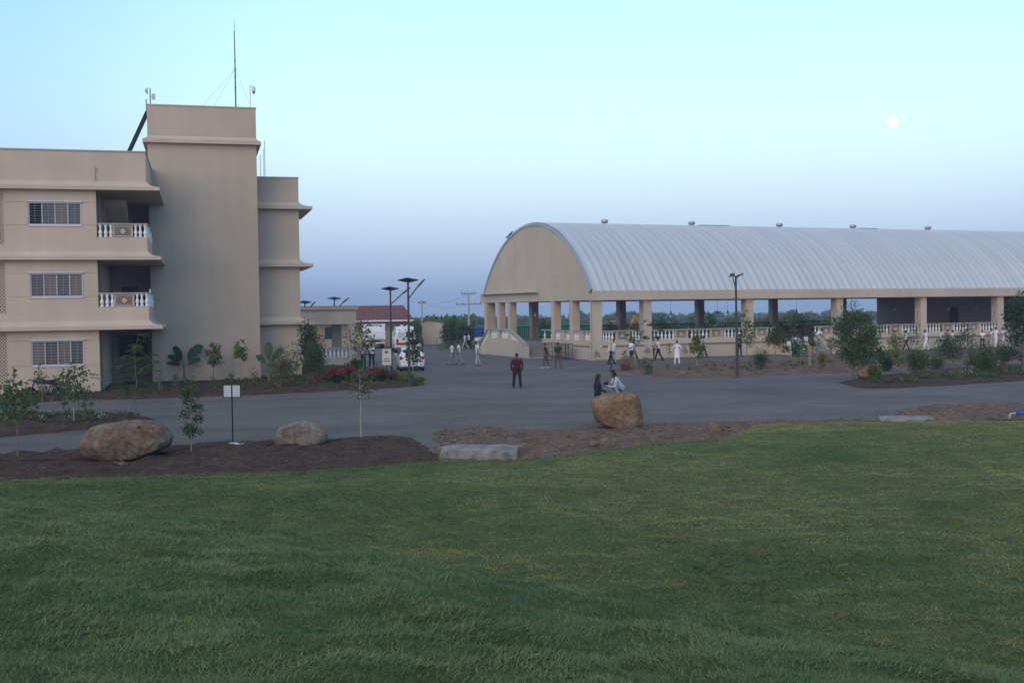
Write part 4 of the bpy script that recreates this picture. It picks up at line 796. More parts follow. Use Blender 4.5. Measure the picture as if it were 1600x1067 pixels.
loft_body([(0, .45, 1.5, 2.25, .92, .97, .74), (.05, .35, 1.5, 2.38, .96, 1., .78), (.5, .35, 1.5, 2.45, .96, 1., .80), (3.6, .35, 1.5, 2.42, .96, 1., .8), (4.2, .35, 1.4, 2.2, .96, 1., .78), (4.7, .4, 1.25, 1.5, .94, .98, .85), (5.2, .45, 1.05, 1.1, .85, .9, .7)], CARW, 'body', T, .06)
m = MB(); m.box(.06, .72, -.03, .03, 1.45, 1.95); m.build('rear_window', GLASS, T); m = MB(); m.box(-.72, -.06, -.03, .03, 1.45, 1.95); m.build('rear_window', mat('frosted', (.55, .57, .6), rough=.3), T)
m = MB(); m.box(-.9, .9, -.04, .02, .75, .95); m.build('stripe', mat('red_stripe', (.4, .03, .03)), T); m = MB(); m.box(-.95, .95, -.1, .05, .33, .5); m.build('bumper', STEEL, T)
for x in (-.3, .3): m = MB(); m.lathe([(.2, 0), (.2, .1), (.1, .17), (.02, .18)], (x, .5, 2.44), 10); m.build('beacon', mat('pale_beacon', (.65, .7, .8), rough=.2), T)
for x in (-.55, 0, .55): m = MB(); m.lathe([(.01, -.05), (.06, -.04), (.06, .1)], (x, 0, 2.15), 8, axis='y'); m.build('marker_lamp', mat('amber', (.25, .06, .03), rough=.3), T)
for s_ in (-1, 1):
    m = MB(); m.box(s_*.78-.1, s_*.78+.1, -.05, .0, .96, 1.3); m.build('tail_light', REDL, T)
    for y in (1., 4.2): wheel(T, s_*.85, y, .34, .24)
    m = MB(); m.box(s_*1.003-.006, s_*1.003+.006, .6, 3.4, 1.35, 1.95); m.build('side_window', GLASS, T)
T = thing('cargo_truck', 'white open-bed truck with slatted upper sides before the red-roofed house', 'truck', G(587, 545), R_(12))
m = MB(); m.box(-1.05, 1.05, 0, .06, .95, 1.85); m.box(-1.05, -.99, .06, 3.6, .95, 1.85); m.box(.99, 1.05, .06, 3.6, .95, 1.85); m.box(-1, 1, .06, 3.6, .95, 1.02); m.box(-1.05, 1.05, 3.54, 3.6, .95, 2.2); m.build('cargo_bed', CARW, T, bevel=.015)
m = MB()
for x in (-1.02, -.68, -.34, 0, .34, .68, .98): m.box(x-.03, x+.03, .0, .05, 1.851, 2.5)
for y in (.6, 1.2, 1.8, 2.4, 3.0):
    for x in (-1.02, 1.02): m.box(x-.03, x+.03, y, y+.08, 1.851, 2.5)
m.box(-1.05, 1.05, .0, .05, 2.501, 2.6); m.box(-1.05, -.99, .051, 3.6, 2.501, 2.6); m.box(.99, 1.05, .051, 3.6, 2.501, 2.6); m.build('rack', CARW, T)
loft_body([(3.75, .6, 1.5, 2.2, .95, .95, .85), (4.0, .55, 1.5, 2.3, .95, .97, .85), (4.9, .55, 1.5, 2.25, .95, .97, .82), (5.4, .55, 1.3, 1.45, .92, .95, .9), (5.6, .6, 1.1, 1.2, .85, .88, .8)], CARW, 'cab', T, .05)
m = MB(); m.box(-.4, .4, .2, 5.2, .55, .9); m.build('chassis', BLACK, T); m = MB(); m.box(-1., 1., -.05, .1, .55, .68); m.build('bumper', CARW, T)
m = MB(); m.box(.62, .95, -.02, .02, .7, .88); m.build('tail_light', mat('orange_lens', (.6, .25, .02), rough=.2), T); m = MB(); m.box(-.95, -.62, -.02, .02, .7, .88); m.build('tail_light', REDL, T); m = MB(); m.box(-.9, .9, -.012, -.002, 1.02, 1.06); m.build('stripe', MATS['red_stripe'], T)
for s_ in (-1, 1):
    for y in (1.1, 4.6): wheel(T, s_*.8, y, .38, .3)
T = thing('utility_cart', 'white-framed open cart standing in the shade behind the porch', 'cart', G(484, 553), R_(60))
m = MB(); m.box(-.6, .6, 0, 2.3, .3, .55); m.box(-.55, .55, .9, 1.4, .55, .85); m.box(-.55, .55, 1.4, 1.5, .55, 1.2); m.build('body', mat('cream_paint', (.55, .52, .44), rough=.4), T, bevel=.05)
m = MB()
for x in (-.55, .55):
    for y in (.15, 2.1): m.tube([(x, y, .5), (x, y, 1.8)], .025, 6)
m.build('post', WHITE, T); MB().box(-.65, .65, -.05, 2.3, 1.8, 1.86).build('canopy', WHITE, T, bevel=.02)
for s_ in (-1, 1):
    for y in (.35, 1.9): wheel(T, s_*.55, y, .24, .16)
# motorcycle
T = thing('motorcycle', 'black motorcycle leaning at the foot of the apartment wall', 'motorcycle', G(70, 623), R_(188))
T.rotation_euler.x = R_(0)
def bwheel(x): 
    o = MB().lathe([(.23, -.045), (.285, -.05), (.30, 0), (.285, .05), (.23, .045)], n=22, axis='y').build('wheel', TYRE, T, True, loc=(x, 0, .30)); m = MB(); m.lathe([(.215, -.025), (.235, -.025), (.235, .025), (.215, .025)], n=20, axis='y'); m.lathe([(.05, -.05), (.05, .05)], n=8, axis='y')
    for q in range(6): g_ = q*1.047; m.tube([(0, 0, 0), (.22*math.cos(g_), 0, .22*math.sin(g_))], .013, 5)
    m.build('rim', GALV, o)
bwheel(-.62); bwheel(.65)
BP = mat('black_paint', (.015, .015, .018), rough=.25, spec=.5)
m = MB(); m.tube([(-.05, 0, .78), (.12, 0, .85), (.3, 0, .88), (.42, 0, .82)], [.10, .15, .14, .06], 12); m.build('fuel_tank', BP, T, True)
m = MB(); m.tube([(.02, 0, .82), (-.2, 0, .80), (-.45, 0, .84), (-.72, 0, .93)], [.09, .11, .10, .05], 10); m.build('seat', mat('seat_vinyl', (.012, .012, .012), rough=.7), T, True)
m = MB(); m.tube([(-.35, 0, .72), (-.62, 0, .76), (-.9, 0, .74)], [.09, .09, .04], 8); m.build('tail_fairing', BP, T, True)
m = MB(); m.box(-.1, .25, -.13, .13, .28, .62); m.lathe([(.09, -.18), (.13, -.15), (.13, .15), (.09, .18)], (-.05, 0, .35), 12, axis='y'); m.build('engine', STEEL, T, bevel=.03)
m = MB()
for s_ in (-.08, .08): m.tube([(.65, s_, .30), (.42, s_, .95)], .025, 7); m.tube([(-.62, s_*1.2, .30), (-.42, s_*1.2, .72)], .03, 7)
m.tube([(.40, 0, .85), (.2, 0, .4), (-.2, 0, .35), (-.3, 0, .75)], .03, 7); m.tube([(-.62, 0, .3), (-.15, 0, .33)], .03, 6); m.build('frame', STEEL, T)
m = MB(); m.tube([(.36, -.36, 1.06), (.40, -.15, 1.02), (.42, 0, .98), (.40, .15, 1.02), (.36, .36, 1.06)], .016, 7); m.build('handlebar', BLACK, T)
m = MB(); m.lathe([(.02, -.05), (.09, -.02), (.1, .04), (.09, .06)], (.52, 0, .92), 12, axis='x'); m.build('headlight', GALV, T, True)
for s_ in (-1, 1): m = MB(); m.tube([(.38, s_*.28, 1.04), (.36, s_*.33, 1.22)], .008, 5); m.lathe([(.01, -.01), (.065, -.008), (.065, .008), (.01, .01)], (.36, s_*.34, 1.25), 10, axis='x'); m.build('mirror', BLACK, T)
m = MB(); m.tube([(.15, -.15, .3), (-.3, -.16, .27), (-.75, -.17, .36)], [.025, .04, .045], 8); m.build('exhaust', GALV, T, True); m = MB(); m.tube([(-.9, 0, .55), (-.86, 0, .66), (-.62, 0, .66), (-.4, 0, .58)], .04, 7); m.build('mudguard', BP, T, True); MB().box(-.96, -.88, -.07, .07, .68, .76).build('tail_light', REDL, T)
# ------------------------------------------------------------------ far things
def upole(x, y, top, label, arms, D):
    base = G(x, 480.9-(x-800)*.0129+4.1*FPX/D); k = base.y/FPX; h_ = (base_y(base)-top)*k; T = thing('utility_pole', label, 'pole', base)
    m = MB(); m.tube([(0, 0, 0), (0, 0, h_)], [.14, .09], 8); m.build('post', mat('concrete_pole', (.33, .34, .34), (.4, .4, .4), 4, .9), T)
    for z, w_ in arms:
        m = MB(); m.box(-w_, w_, -.06, .06, h_-z, h_-z+.1)
        for s_ in (-1, -.5, .5, 1): m.lathe([(.03, 0), (.07, .05), (.03, .2)], (s_*w_*.95, 0, h_-z+.1), 6)
        m.build('crossarm', STEEL, T)
    return base, h_
def base_y(p): # image row of a ground point
    v = np.array([p.x, p.y, p.z-CAMH]); return 533.5-FPX*(v@_U)/(v@_F)
p1, h1 = upole(660, 0, 468, 'thin utility pole rising behind the cream shed', [(.5, .5)], 150)
p2, h2 = upole(733, 0, 456, 'tall utility pole with crossarms next to the hall roof', [(.3, .9), (1.6, 1.6), (3.4, 1.6)], 140)
T = thing('transformer_frame', 'second bare pole with insulators close to the hall corner', 'pole', (p2.x+3., p2.y+2, 0)); m = MB(); m.tube([(0, 0, 0), (0, 0, h2-1.5)], [.13, .1], 8); m.build('post', MATS['concrete_pole'], T)
m = MB(); m.box(-3.2, .5, -.06, .06, h2-3.4, h2-3.3); m.box(-3.2, .5, -.06, .06, h2-5, h2-4.9)
for x in (-2., -.9): m.lathe([(.05, 0), (.12, .1), (.12, .5), (.05, .6)], (x, 0, h2-4.1), 8)
m.build('crossarm', STEEL, T)
for k, (za, zb) in enumerate(((.4, 1.5), (.45, .3))):
    pts = []
    for q in range(13): t = q/12; a = Vector((p1.x, p1.y, h1-za)); b = Vector((p2.x, p2.y, h2-zb)); p = a.lerp(b, t); p.z -= .5*4*t*(1-t); pts.append(p)
    tag(MB().tube(pts, .012, 4).build('power_line', BLACK), ('lower sagging wire between the two utility poles', 'upper sagging wire between the two utility poles')[k], 'wire')
c = G(749, 538); T = thing('water_tank', 'blue plastic water tank raised on a block stand beside the hall', 'tank', (c.x, c.y, 0))
m = MB(); m.box(-.6, .6, -.6, .6, 0, .9); m.build('stand', PLA, T); m = MB(); m.lathe([(.5, .9), (.58, .95), (.58, 1.2), (.55, 1.23), (.58, 1.26), (.58, 1.55), (.55, 1.58), (.58, 1.61), (.58, 1.9), (.45, 2.1), (.2, 2.2), (.2, 2.3), (.02, 2.3)], n=18); m.build('barrel', mat('tank_blue', (.015, .06, .28), rough=.45), T, True)
T = thing('wire_fence', 'low wire fence on thin posts along the grass plot', 'fence', G(683, 546)); q0 = G(683, 546); q1 = G(760, 541)
for q in range(5): p = q0.lerp(q1, q/4)-q0; MB().tube([(p.x, p.y, 0), (p.x, p.y, 1.25)], .035, 6).build('post', STEEL, T)
for z in (.4, .8, 1.15): MB().tube([(0, 0, z), tuple((q1-q0)+Vector((0, 0, z)))], .008, 4).build('wire', STEEL, T)
T = thing('backhoe_loader', 'orange digger with a flat canopy seen through the hall', 'digger', (13.2, 140, gz(140)), R_(5)); T.scale = (.76, .76, .76)
OR = mat('digger_orange', (.62, .22, .02), rough=.45)
m = MB(); m.box(-1.5, 1.5, -.6, .6, .7, 1.5); m.build('body', OR, T, bevel=.08); MB().box(-1.2, 1.0, -.8, .8, 3.0, 3.14).build('canopy', OR, T, bevel=.03)
m = MB()
for x in (-1.1, .9):
    for y in (-.7, .7): m.box(x-.04, x+.04, y-.04, y+.04, 1.5, 3.0)
m.box(-.4, .2, -.3, .3, 1.5, 2.2); m.build('cab_frame', BLACK, T)
m = MB(); m.prism([(1.4, 1.2), (1.7, 1.2), (3.0, 3.9), (2.7, 4.0)], -.12, .12, 'y'); m.prism([(2.7, 4.0), (3.0, 3.9), (4.3, 1.8), (4.1, 1.7)], -.1, .1, 'y'); m.build('arm', OR, T); m = MB(); m.prism([(4., 1.9), (4.4, 1.9), (4.6, 1.1), (3.9, 1.2)], -.3, .3, 'y'); m.build('bucket', STEEL, T)
for s_ in (-1, 1):
    for x, r_ in ((-1., .6), (1.1, .45)):
        MB().lathe([(r_*.5, -.15), (r_, -.13), (r_, .13), (r_*.5, .15)], (x, s_*.75, r_), 16, axis='y').build('wheel', TYRE, T)
T = thing('green_net_fence', 'low turquoise sheet fence beyond the hall steps', 'fence', (2.5, 146, gz(146)), R_(2))
for q in range(8): MB().box(q*1.5-4, q*1.5-2.52, 0, .05, .2, 2.0+.15*(q % 3)).build('sheet', mat('turquoise_sheet', (.02, .15, .12), (.03, .2, .16), 3, .6), T); MB().tube([(q*1.5-4, .06, 0), (q*1.5-4, .06, 2.9)], .04, 6).build('post', STEEL, T)
# ------------------------------------------------------------------ plants
LG = leafmat('leaf_green', (.048, .108, .030), (.13, .195, .058)); LD = leafmat('leaf_dark', (.032, .078, .032), (.085, .145, .055)); LY = leafmat('leaf_yellowgreen', (.10, .16, .028), (.27, .31, .07))
LYY = leafmat('leaf_yellow', (.22, .20, .04), (.42, .36, .10)); LB = leafmat('leaf_banana', (.016, .055, .026), (.04, .10, .04), .25, .4); LO = leafmat('leaf_olive', (.065, .10, .038), (.16, .18, .07)); FR = leafmat('flower_red', (.30, .018, .05), (.52, .07, .13), .3); FP = leafmat('flower_pale', (.45, .38, .6), (.75, .72, .78), .2)
def unit(v): return v/np.maximum(np.linalg.norm(v, axis=-1, keepdims=True), 1e-9)
def leafverts(P, D, Nn, L, W, fold=.12):
    D = unit(D); S = unit(np.cross(D, Nn)); Nn = np.cross(S, D); L = np.asarray(L)[:, None]*np.ones((len(P), 1)); W = np.asarray(W)[:, None]*np.ones((len(P), 1))
    V = np.empty((len(P), 4, 3)); V[:, 0] = P; V[:, 1] = P+D*L*.45+S*W*.5+Nn*L*fold; V[:, 2] = P+D*L-Nn*L*fold*.8; V[:, 3] = P+D*L*.45-S*W*.5+Nn*L*fold; return V
class Leaves:
    def __init__(s): s.V = []; s.T = []
    def add(s, P, D, Nn, L, W, r, bias=0., fold=.12):
        if len(P) == 0: return
        V = leafverts(P, D, Nn, L, W, fold); s.V.append(V.reshape(-1, 3)); s.T.append(np.repeat(np.clip(r.normal(.45+bias, .25, len(P)), 0, 1), 4))
    def build(s, name, m, parent):
        V = np.concatenate(s.V); F = np.arange(len(V)).reshape(-1, 4); return link(name, npmesh(name, V, F, m, np.concatenate(s.T)), parent)
def limb(r, a, b, n=5, wob=.06):
    a, b = np.array(a, float), np.array(b, float); L = np.linalg.norm(b-a); pts = [a+(b-a)*t+(r.normal(size=3)*wob*L*math.sin(math.pi*t)) for t in np.linspace(0, 1, n)]; return pts
def plant_root(name, label, cat, x, y, top, group=None, D=None):
    c, y = clear_of_hall(x, y, .35); k = c.y/FPX; c.z = bedz(c.x, c.y)-.01; return thing(name, label, cat, c, 0, group), k, (y-top)*k
def cluster_leaves(lv, r, ends, n, spread, L, W, up=.35, squash=.8):
    for e in ends:
        e = np.array(e); m = max(3, int(n*r.uniform(.6, 1.4))); d = unit(r.normal(size=(m, 3))+np.array([0, 0, up])); rad = spread*r.random(m)**.5
        P = e+d*rad[:, None]*np.array([1, 1, squash]); D = unit(d+r.normal(size=(m, 3))*.5+np.array([0, 0, -.25])); Nn = unit(np.array([0, 0, 1.])+r.normal(size=(m, 3))*.45)
        lv.add(P, D, Nn, L*r.uniform(.7, 1.3, m), W*r.uniform(.7, 1.3, m), r, bias=.12*r.normal())
def tree(x, y, top, wpx, label, seed, kind='broad', lm=None, n=26, nl=9, leaf=.13, lw=.5, cb=.35, bark=None, trunk=None, lean=0., name='sapling', cat='tree', group=None, stake=False, cx=0.):
    T, k, h = plant_root(name, label, cat, x, y, top, group); r = np.random.default_rng(seed); w = wpx*k/2; lm = lm or LG
    tr = trunk or (.010+.0065*h); m = MB(); top3 = np.array([lean*h, 0, h*.86]); spine = limb(r, (0, 0, -.05), top3, 7, .006); m.tube(spine, list(np.linspace(tr, tr*.3, 7)), 7)
    lv = Leaves(); ends = []
    if kind == 'feather':
        nb_ = nl
        for q in range(nb_):
            t = cb+(1-cb)*(q+.5)/nb_*.98; base = np.array(spine[0])+(top3-np.array(spine[0]))*t; a = q*2.4+r.uniform(-.4, .4)
            prof = math.sin(math.pi*min(1, max(.08, (t-cb)/(1.02-cb))*.85+.15))**.7
            pr_ = prof*r.uniform(.5, .95); e = base+np.array([math.cos(a)*w*pr_+cx*w*prof, math.sin(a)*w*pr_, h*.14*r.uniform(-.2, 1.3)]); l = limb(r, base, e, 4, .05); m.tube(l, [tr*.35, tr*.3, tr*.2, tr*.1], 5)
            for f in range(n):
                s0 = np.array(l[r.integers(1, 4)])+r.normal(size=3)*.03; fa = a+r.normal()*1.0; fl = w*r.uniform(.35, .65); dv = np.array([math.cos(fa), math.sin(fa), r.uniform(-.05, .45)]); npn = 11
                ts = np.linspace(.12, 1, npn); C = s0+dv*fl*ts[:, None]+np.array([0, 0, -1.])*(fl*r.uniform(.15, .6)*ts**2)[:, None]; tang = unit(np.gradient(C, axis=0)); side = unit(np.cross(tang, np.array([0, 0, 1.])))
                for sg in (-1, 1): lv.add(C, side*sg+tang*.45+np.array([0, 0, -.15]), np.tile([0, 0, 1.], (npn, 1))+r.normal(size=(npn, 3))*.2, np.full(npn, leaf)*np.sin(np.pi*(ts*.8+.15)), np.full(npn, leaf*lw*1.3), r, .1*r.normal(), .02)
    else:
        for q in range(nl):
            t = cb+(1-cb)*(q+.6)/nl; base = np.array(spine[0])+(top3-np.array(spine[0]))*min(t, 1)*.92; a = q*2.4+r.uniform(-.6, .6); prof = (math.sin(math.pi*min(1, max(0.05, (t-cb)/(1.05-cb)*.8+.2))))**.6*(r.uniform(.55, 1.25) if nl > 20 else 1)
            e = base+np.array([math.cos(a)*w*prof*r.uniform(.55, .95)+cx*w, math.sin(a)*w*prof*r.uniform(.55, .95), h*.09*r.uniform(.3, 1.6)]); l = limb(r, base, e, 4, .05); m.tube(l, [tr*.45, tr*.38, tr*.28, tr*.12], 5)
            ends.append(e); ends.append(np.array(l[2])+r.normal(size=3)*.05)
        ends.append(top3+np.array([0, 0, h*.08]))
        cluster_leaves(lv, r, ends, n*1.6, max(.1, w*(.42 if nl <= 20 else .30)), leaf*1.05, leaf*lw*1.1)
    m.build('trunk', bark or BARK, T)
    lv.build('crown', lm, T)
    if stake: MB().tube([(.12, .05, 0), (.10, .05, h*.75)], .022, 6).build('stake', BARKP, T)
    return T
def bush(x, y, top, wpx, label, seed, lm=None, n=900, leaf=.10, lw=.45, name='shrub', cat='shrub', group=None, flower=None, nf=0, stems=9, dens=.75):
    T, k, h = plant_root(name, label, cat, x, y, top, group); r = np.random.default_rng(seed); w = wpx*k/2; m = MB(); lv = Leaves(); ends = []
    for q in range(stems):
        a = q*2.4+r.uniform(-.5, .5); rr = w*r.uniform(.25, .95); e = np.array([math.cos(a)*rr, math.sin(a)*rr*.7, h*r.uniform(.45, .95)*(1-.35*(rr/w)**2)]); l = limb(r, (math.cos(a)*.05, math.sin(a)*.05, -.03), e, 5, .07); m.tube(l, [.016, .014, .011, .008, .004], 5)
        ends += [e, np.array(l[3]), np.array(l[2])]
    cluster_leaves(lv, r, ends, 1.5*n/len(ends), max(.12, w*.38), leaf*1.15, leaf*lw*1.2, squash=h/(2*w)*1.1+.2)
    m.build('stem', BARK, T); lv.build('crown', lm or LG, T)
    if flower:
        fl = Leaves(); cluster_leaves(fl, r, [e*np.array([1, .6, .85])+np.array([0, -w*.35, .10*h]) for e in ends[::3]], nf/len(ends[::3]), w*.25, .07, .07, squash=.5); fl.build('blossom', flower, T)
    return T
def banana(x, y, top, label, seed, leaves, m_=None):
    T, k, h = plant_root('banana_plant', label, 'plant', x, y, top); r = np.random.default_rng(seed); m = MB(); m.tube([(0, 0, -.05), (.02, 0, h*.25), (.0, 0, h*.5)], [.08, .07, .04], 8); m.build('stem', mat('banana_stem', (.10, .14, .05), (.16, .18, .08), 8, .7), T)
    for (a, el, L, Wd, tilt) in leaves:
        L *= h; Wd *= h; d0 = np.array([math.cos(a)*math.cos(el), math.sin(a)*math.cos(el), math.sin(el)]); s0 = np.array([0, 0, h*.38]); ns = 12; V = []; side = unit(np.cross(d0, np.array([math.sin(tilt)*.6, -1, .3])))
        for q in range(ns+1):
            t = q/ns; c = s0+d0*L*t+np.array([d0[0], d0[1], -1.2])*L*.12*t**2.2; ww = Wd*.5*(math.sin(math.pi*min(1, max(0, (t-.28)/.74)))**.55 if t > .28 else .03); j = 1+.12*r.normal()*(t > .35)
            dn = np.array([0, 0, 1.])*ww*.25; V += [c-side*ww*j+dn, c, c+side*ww*(1+.12*r.normal()*(t > .35))+dn]
        F = []
        for q in range(ns): F += [(3*q, 3*q+3, 3*q+4, 3*q+1), (3*q+1, 3*q+4, 3*q+5, 3*q+2)]
        link('leaf', npmesh('leaf', np.array(V), np.array(F), m_ or LB, np.full(len(V), r.uniform(.1, .7)), True), T)
    return T
# near left: bed by the lawn and median
tree(28, 722, 590, 76, 'young tree with a broad leafy head and leaves low on its stem', 1, n=8, nl=13, leaf=.17, lw=.55, cb=.52, lm=LG)
tree(116, 665, 577, 70, 'light green bushy sapling with pale stem beside the motorcycle', 2, n=17, nl=12, leaf=.13, lw=.55, cb=.38, lm=LO, bark=BARKP)
tree(213, 655, 527, 66, 'feathery sapling with long drooping fronds at the recessed doorway', 3, 'feather', LG, n=16, nl=12, leaf=.12, lw=.28, cb=.3)
tree(299, 709, 598, 36, 'slim sapling with tiers of dark leaves beside the biggest boulder', 4, n=22, nl=11, leaf=.10, lw=.4, cb=.22, lm=LD, bark=BARKP)
tree(564, 690, 568, 48, 'bare pale-stemmed sapling with sparse leaves at its forked top', 5, n=9, nl=9, leaf=.11, lw=.6, cb=.64, lm=LO, bark=BARKP)
tree(66, 640, 566, 22, 'thin twiggy shoot rising in front of the ground-floor window', 6, n=6, nl=5, leaf=.12, lw=.55, cb=.35, lm=LG)
# strip along the apartment block
banana(288, 602, 541, 'banana plant with two big upright leaves against the tower', 7, [(2.5, 1.05, .72, .2, -.4), (.5, 1.0, .78, .26, .5), (2.9, .75, .55, .15, -.5), (.3, .6, .45, .14, .6), (2.8, .35, .5, .1, 0)])
banana(420, 604, 540, 'banana plant with one tall blade at the tower corner', 8, [(1.7, 1.4, .75, .2, 0), (.6, 1.0, .65, .18, .4), (2.6, .8, .5, .15, -.4)])
tree(334, 603, 541, 25, 'small leafy sapling standing alone before the middle of the tower', 9, n=16, nl=7, leaf=.19, lw=.4, cb=.5, lm=LY)
tree(376, 602, 536, 24, 'slender sapling with two leaf tufts near the tower corner', 10, n=16, nl=5, leaf=.19, lw=.4, cb=.62, lm=LY, bark=BARKP)
bush(436, 611, 545, 46, 'grey-green feathery shrub in front of the right wing', 11, LO, 1500, .09, .3, stems=14)
bush(455, 600, 541, 30, 'upright leafy shrub with long leaves before the right wing', 12, LG, 260, .2, .25, stems=9)
bush(484, 598, 510, 40, 'tall mixed green shrub between the block and the porch', 13, LD, 1700, .13, .45, stems=14)
bush(493, 604, 545, 42, 'dense olive shrub below the tall one by the porch', 14, LO, 1500, .11, .4, stems=14)
for q, (x, y, t_, w_, lb) in enumerate(((250, 618, 578, 10, 'thin young shoot at the kerb before the tower'), (275, 612, 588, 16, 'low weed tuft under the banana plant, towards the feathery sapling'), (302, 617, 585, 20, 'weedy plant in front of the upright-leaved banana'), (332, 613, 590, 12, 'low weed tuft at the foot of the lone sapling'), (360, 606, 586, 14, 'small weed tuft behind the white sign'), (398, 606, 580, 22, 'low arching weed by the tower corner'), (183, 618, 600, 24, 'spiky weed clump in the corner of the recess'))):
    bush(x, y, t_, w_, lb, 20+q, (LG, LO)[q % 2], 90, .11, .35, name='weed', cat='plant', stems=6)
# flower bed at the drive
for q, (x, y, t_, w_) in enumerate(((520, 605, 578, 44), (548, 603, 574, 46), (577, 602, 576, 46), (604, 600, 580, 40))):
    bush(x, y, t_, w_, ('red-flowering bush at the block end of the flower bed', 'red-flowering bush second from the block in the flower bed', 'red-flowering bush third from the block in the flower bed', 'red-flowering bush nearest the lamp posts')[q], 40+q, LD, 900, .10, .5, flower=FR, nf=620, name='flowering_bush', cat='bush', group='red flowering bushes by the drive')
bush(555, 590, 566, 30, 'round-leaved dark bush behind the red flowers by the porch pillar', 45, LD, 700, .13, .7)
for q, (x, y, w_) in enumerate(((622, 600, 26), (638, 601, 24), (655, 602, 22))):
    bush(x, y, y-13, w_, ('yellow-green edging clump behind the notice sign', 'yellow-green edging clump at the foot of the taller lamp', 'yellow-green edging clump at the very tip of the bed')[q], 50+q, LY, 700, .11, .3, name='edging_plant', cat='plant', group='yellow-green edging plants', stems=12)
tree(568, 600, 508, 52, 'spreading thin sapling in front of the white truck', 55, n=9, nl=9, leaf=.17, lw=.65, cb=.5, lm=LO)
tree(645, 597, 519, 30, 'leafy sapling in front of the van and the car', 56, n=16, nl=9, leaf=.17, lw=.6, cb=.3, lm=LD, bark=BARKP)
# hall side
tree(990, 580, 500, 42, 'fine-leaved feathery sapling behind the squat boulder', 60, 'feather', LD, n=9, nl=8, leaf=.13, lw=.26, cb=.55, stake=True)
tree(1022, 590, 497, 36, 'sapling with long dark drooping fronds before the second column', 61, 'feather', LD, n=3, nl=5, leaf=.26, lw=.3, cb=.75)
bush(1010, 585, 560, 18, 'low bright green weed beside the squat boulder', 62, LG, 160, .13, .4, name='weed', cat='plant', stems=6)
tree(1089, 576, 522, 24, 'compact green sapling just past the person in white', 63, n=24, nl=8, leaf=.17, lw=.6, cb=.35, lm=LY, bark=BARKP)
for q, (x, y, t_, lb) in enumerate(((975, 562, 545, 'tiny bare shoot against the hall wall by the squat boulder'), (1012, 560, 540, 'small shoot with a few leaves against the hall wall'), (1045, 560, 537, 'thin forked shoot against the hall wall before the person in white'), (1070, 559, 541, 'thin shoot against the wall past the person in white'), (932, 562, 548, 'little grassy tuft at the hall corner'))):
    tree(x, y, t_, 10, lb, 70+q, n=3, nl=4, leaf=.16, lw=.4, cb=.4, lm=LG, name='shoot', cat='plant', trunk=.012)
tree(1167, 571, 488, 26, 'narrow sapling with long leaves in tiers just behind the tall lamp', 80, n=10, nl=10, leaf=.24, lw=.35, cb=.35, lm=LG)
bush(1188, 580, 546, 34, 'rounded blue-green shrub between the tall lamp and the steps', 81, LD, 1600, .08, .3, stems=14)
tree(1212, 578, 512, 40, 'umbrella-shaped sapling on several thin stems before the steps', 82, n=60, nl=9, leaf=.12, lw=.4, cb=.55, lm=LO)
tree(1238, 572, 508, 24, 'green sapling with mottled leaves in front of the steps', 83, n=22, nl=9, leaf=.16, lw=.55, cb=.2, lm=LG, stake=True)
tree(1264, 576, 508, 28, 'sapling tied to a stake beside the bins', 84, n=10, nl=8, leaf=.16, lw=.5, cb=.5, lm=LD, bark=BARKP, stake=True)
bush(1284, 580, 549, 15, 'small yellow-leaved shrub before the hall', 85, LYY, 420, .12, .45, stems=7)
tree(1297, 566, 531, 10, 'tiny brown-leaved shoot past the yellow shrub', 86, n=6, nl=3, leaf=.16, lw=.5, cb=.5, lm=LO, name='shoot', cat='plant')
tree(1332, 595, 474, 84, 'large feathery tree with a dense dark crown at the median tip', 87, 'broad', LG, n=62, nl=32, leaf=.16, lw=.32, cb=.22, trunk=.09, name='feathery_tree', cx=.08)
bush(1366, 601, 570, 24, 'leafy weed growing over the rust-coloured boulder', 88, LG, 240, .14, .4, name='weed', cat='plant')
tree(1364, 588, 525, 36, 'sapling with wide dark leaves behind the rust-coloured boulder', 89, n=14, nl=8, leaf=.18, lw=.5, cb=.45, lm=LG)
tree(1398, 583, 517, 34, 'yellowish sapling beside the feathery tree', 90, n=18, nl=9, leaf=.15, lw=.5, cb=.25, lm=LY)
bush(1385, 580, 548, 26, 'dark low bush between the feathery tree and the yellowish sapling', 91, LD, 600, .15, .5)
bush(1433, 590, 547, 42, 'dense dark green conical shrub on the median', 92, LG, 1300, .11, .4, stems=16)
tree(1478, 573, 524, 46, 'round-headed shrub tree hiding two people in white', 93, n=36, nl=12, leaf=.13, lw=.5, cb=.3, lm=LO)
tree(1507, 573, 508, 38, 'taller loose shrub tree with rusty tints near the middle of the walkers', 94, n=24, nl=12, leaf=.13, lw=.5, cb=.25, lm=LG)
bush(1540, 590, 542, 40, 'bright dense shrub above the low rust-coloured boulder', 95, LG, 1300, .11, .45, stems=18)
bush(1569, 572, 531, 34, 'broad mixed shrub in front of walkers near the photo edge', 96, LO, 700, .13, .45, stems=14)
tree(1602, 588, 460, 60, 'dark overhanging tree cut by the photo edge', 97, 'broad', LD, n=70, nl=16, leaf=.17, lw=.35, cb=.4, trunk=.07, lean=-.04, name='feathery_tree')
tree(1588, 583, 548, 44, 'dark crooked shrub leaning over bare stems at the photo edge', 98, n=18, nl=8, leaf=.14, lw=.45, cb=.6, lm=LD, lean=-.35)
tree(1424, 560, 512, 26, 'sapling with pale leaves before the walking person in dark trousers', 99, n=9, nl=6, leaf=.17, lw=.5, cb=.4, lm=LO)
bush(1524, 575, 553, 34, 'low dark hedge-like bush below the loose shrub tree', 101, LO, 500, .13, .45); bush(1462, 577, 553, 30, 'low olive bush under the round-headed shrub tree', 102, LO, 420, .13, .45)
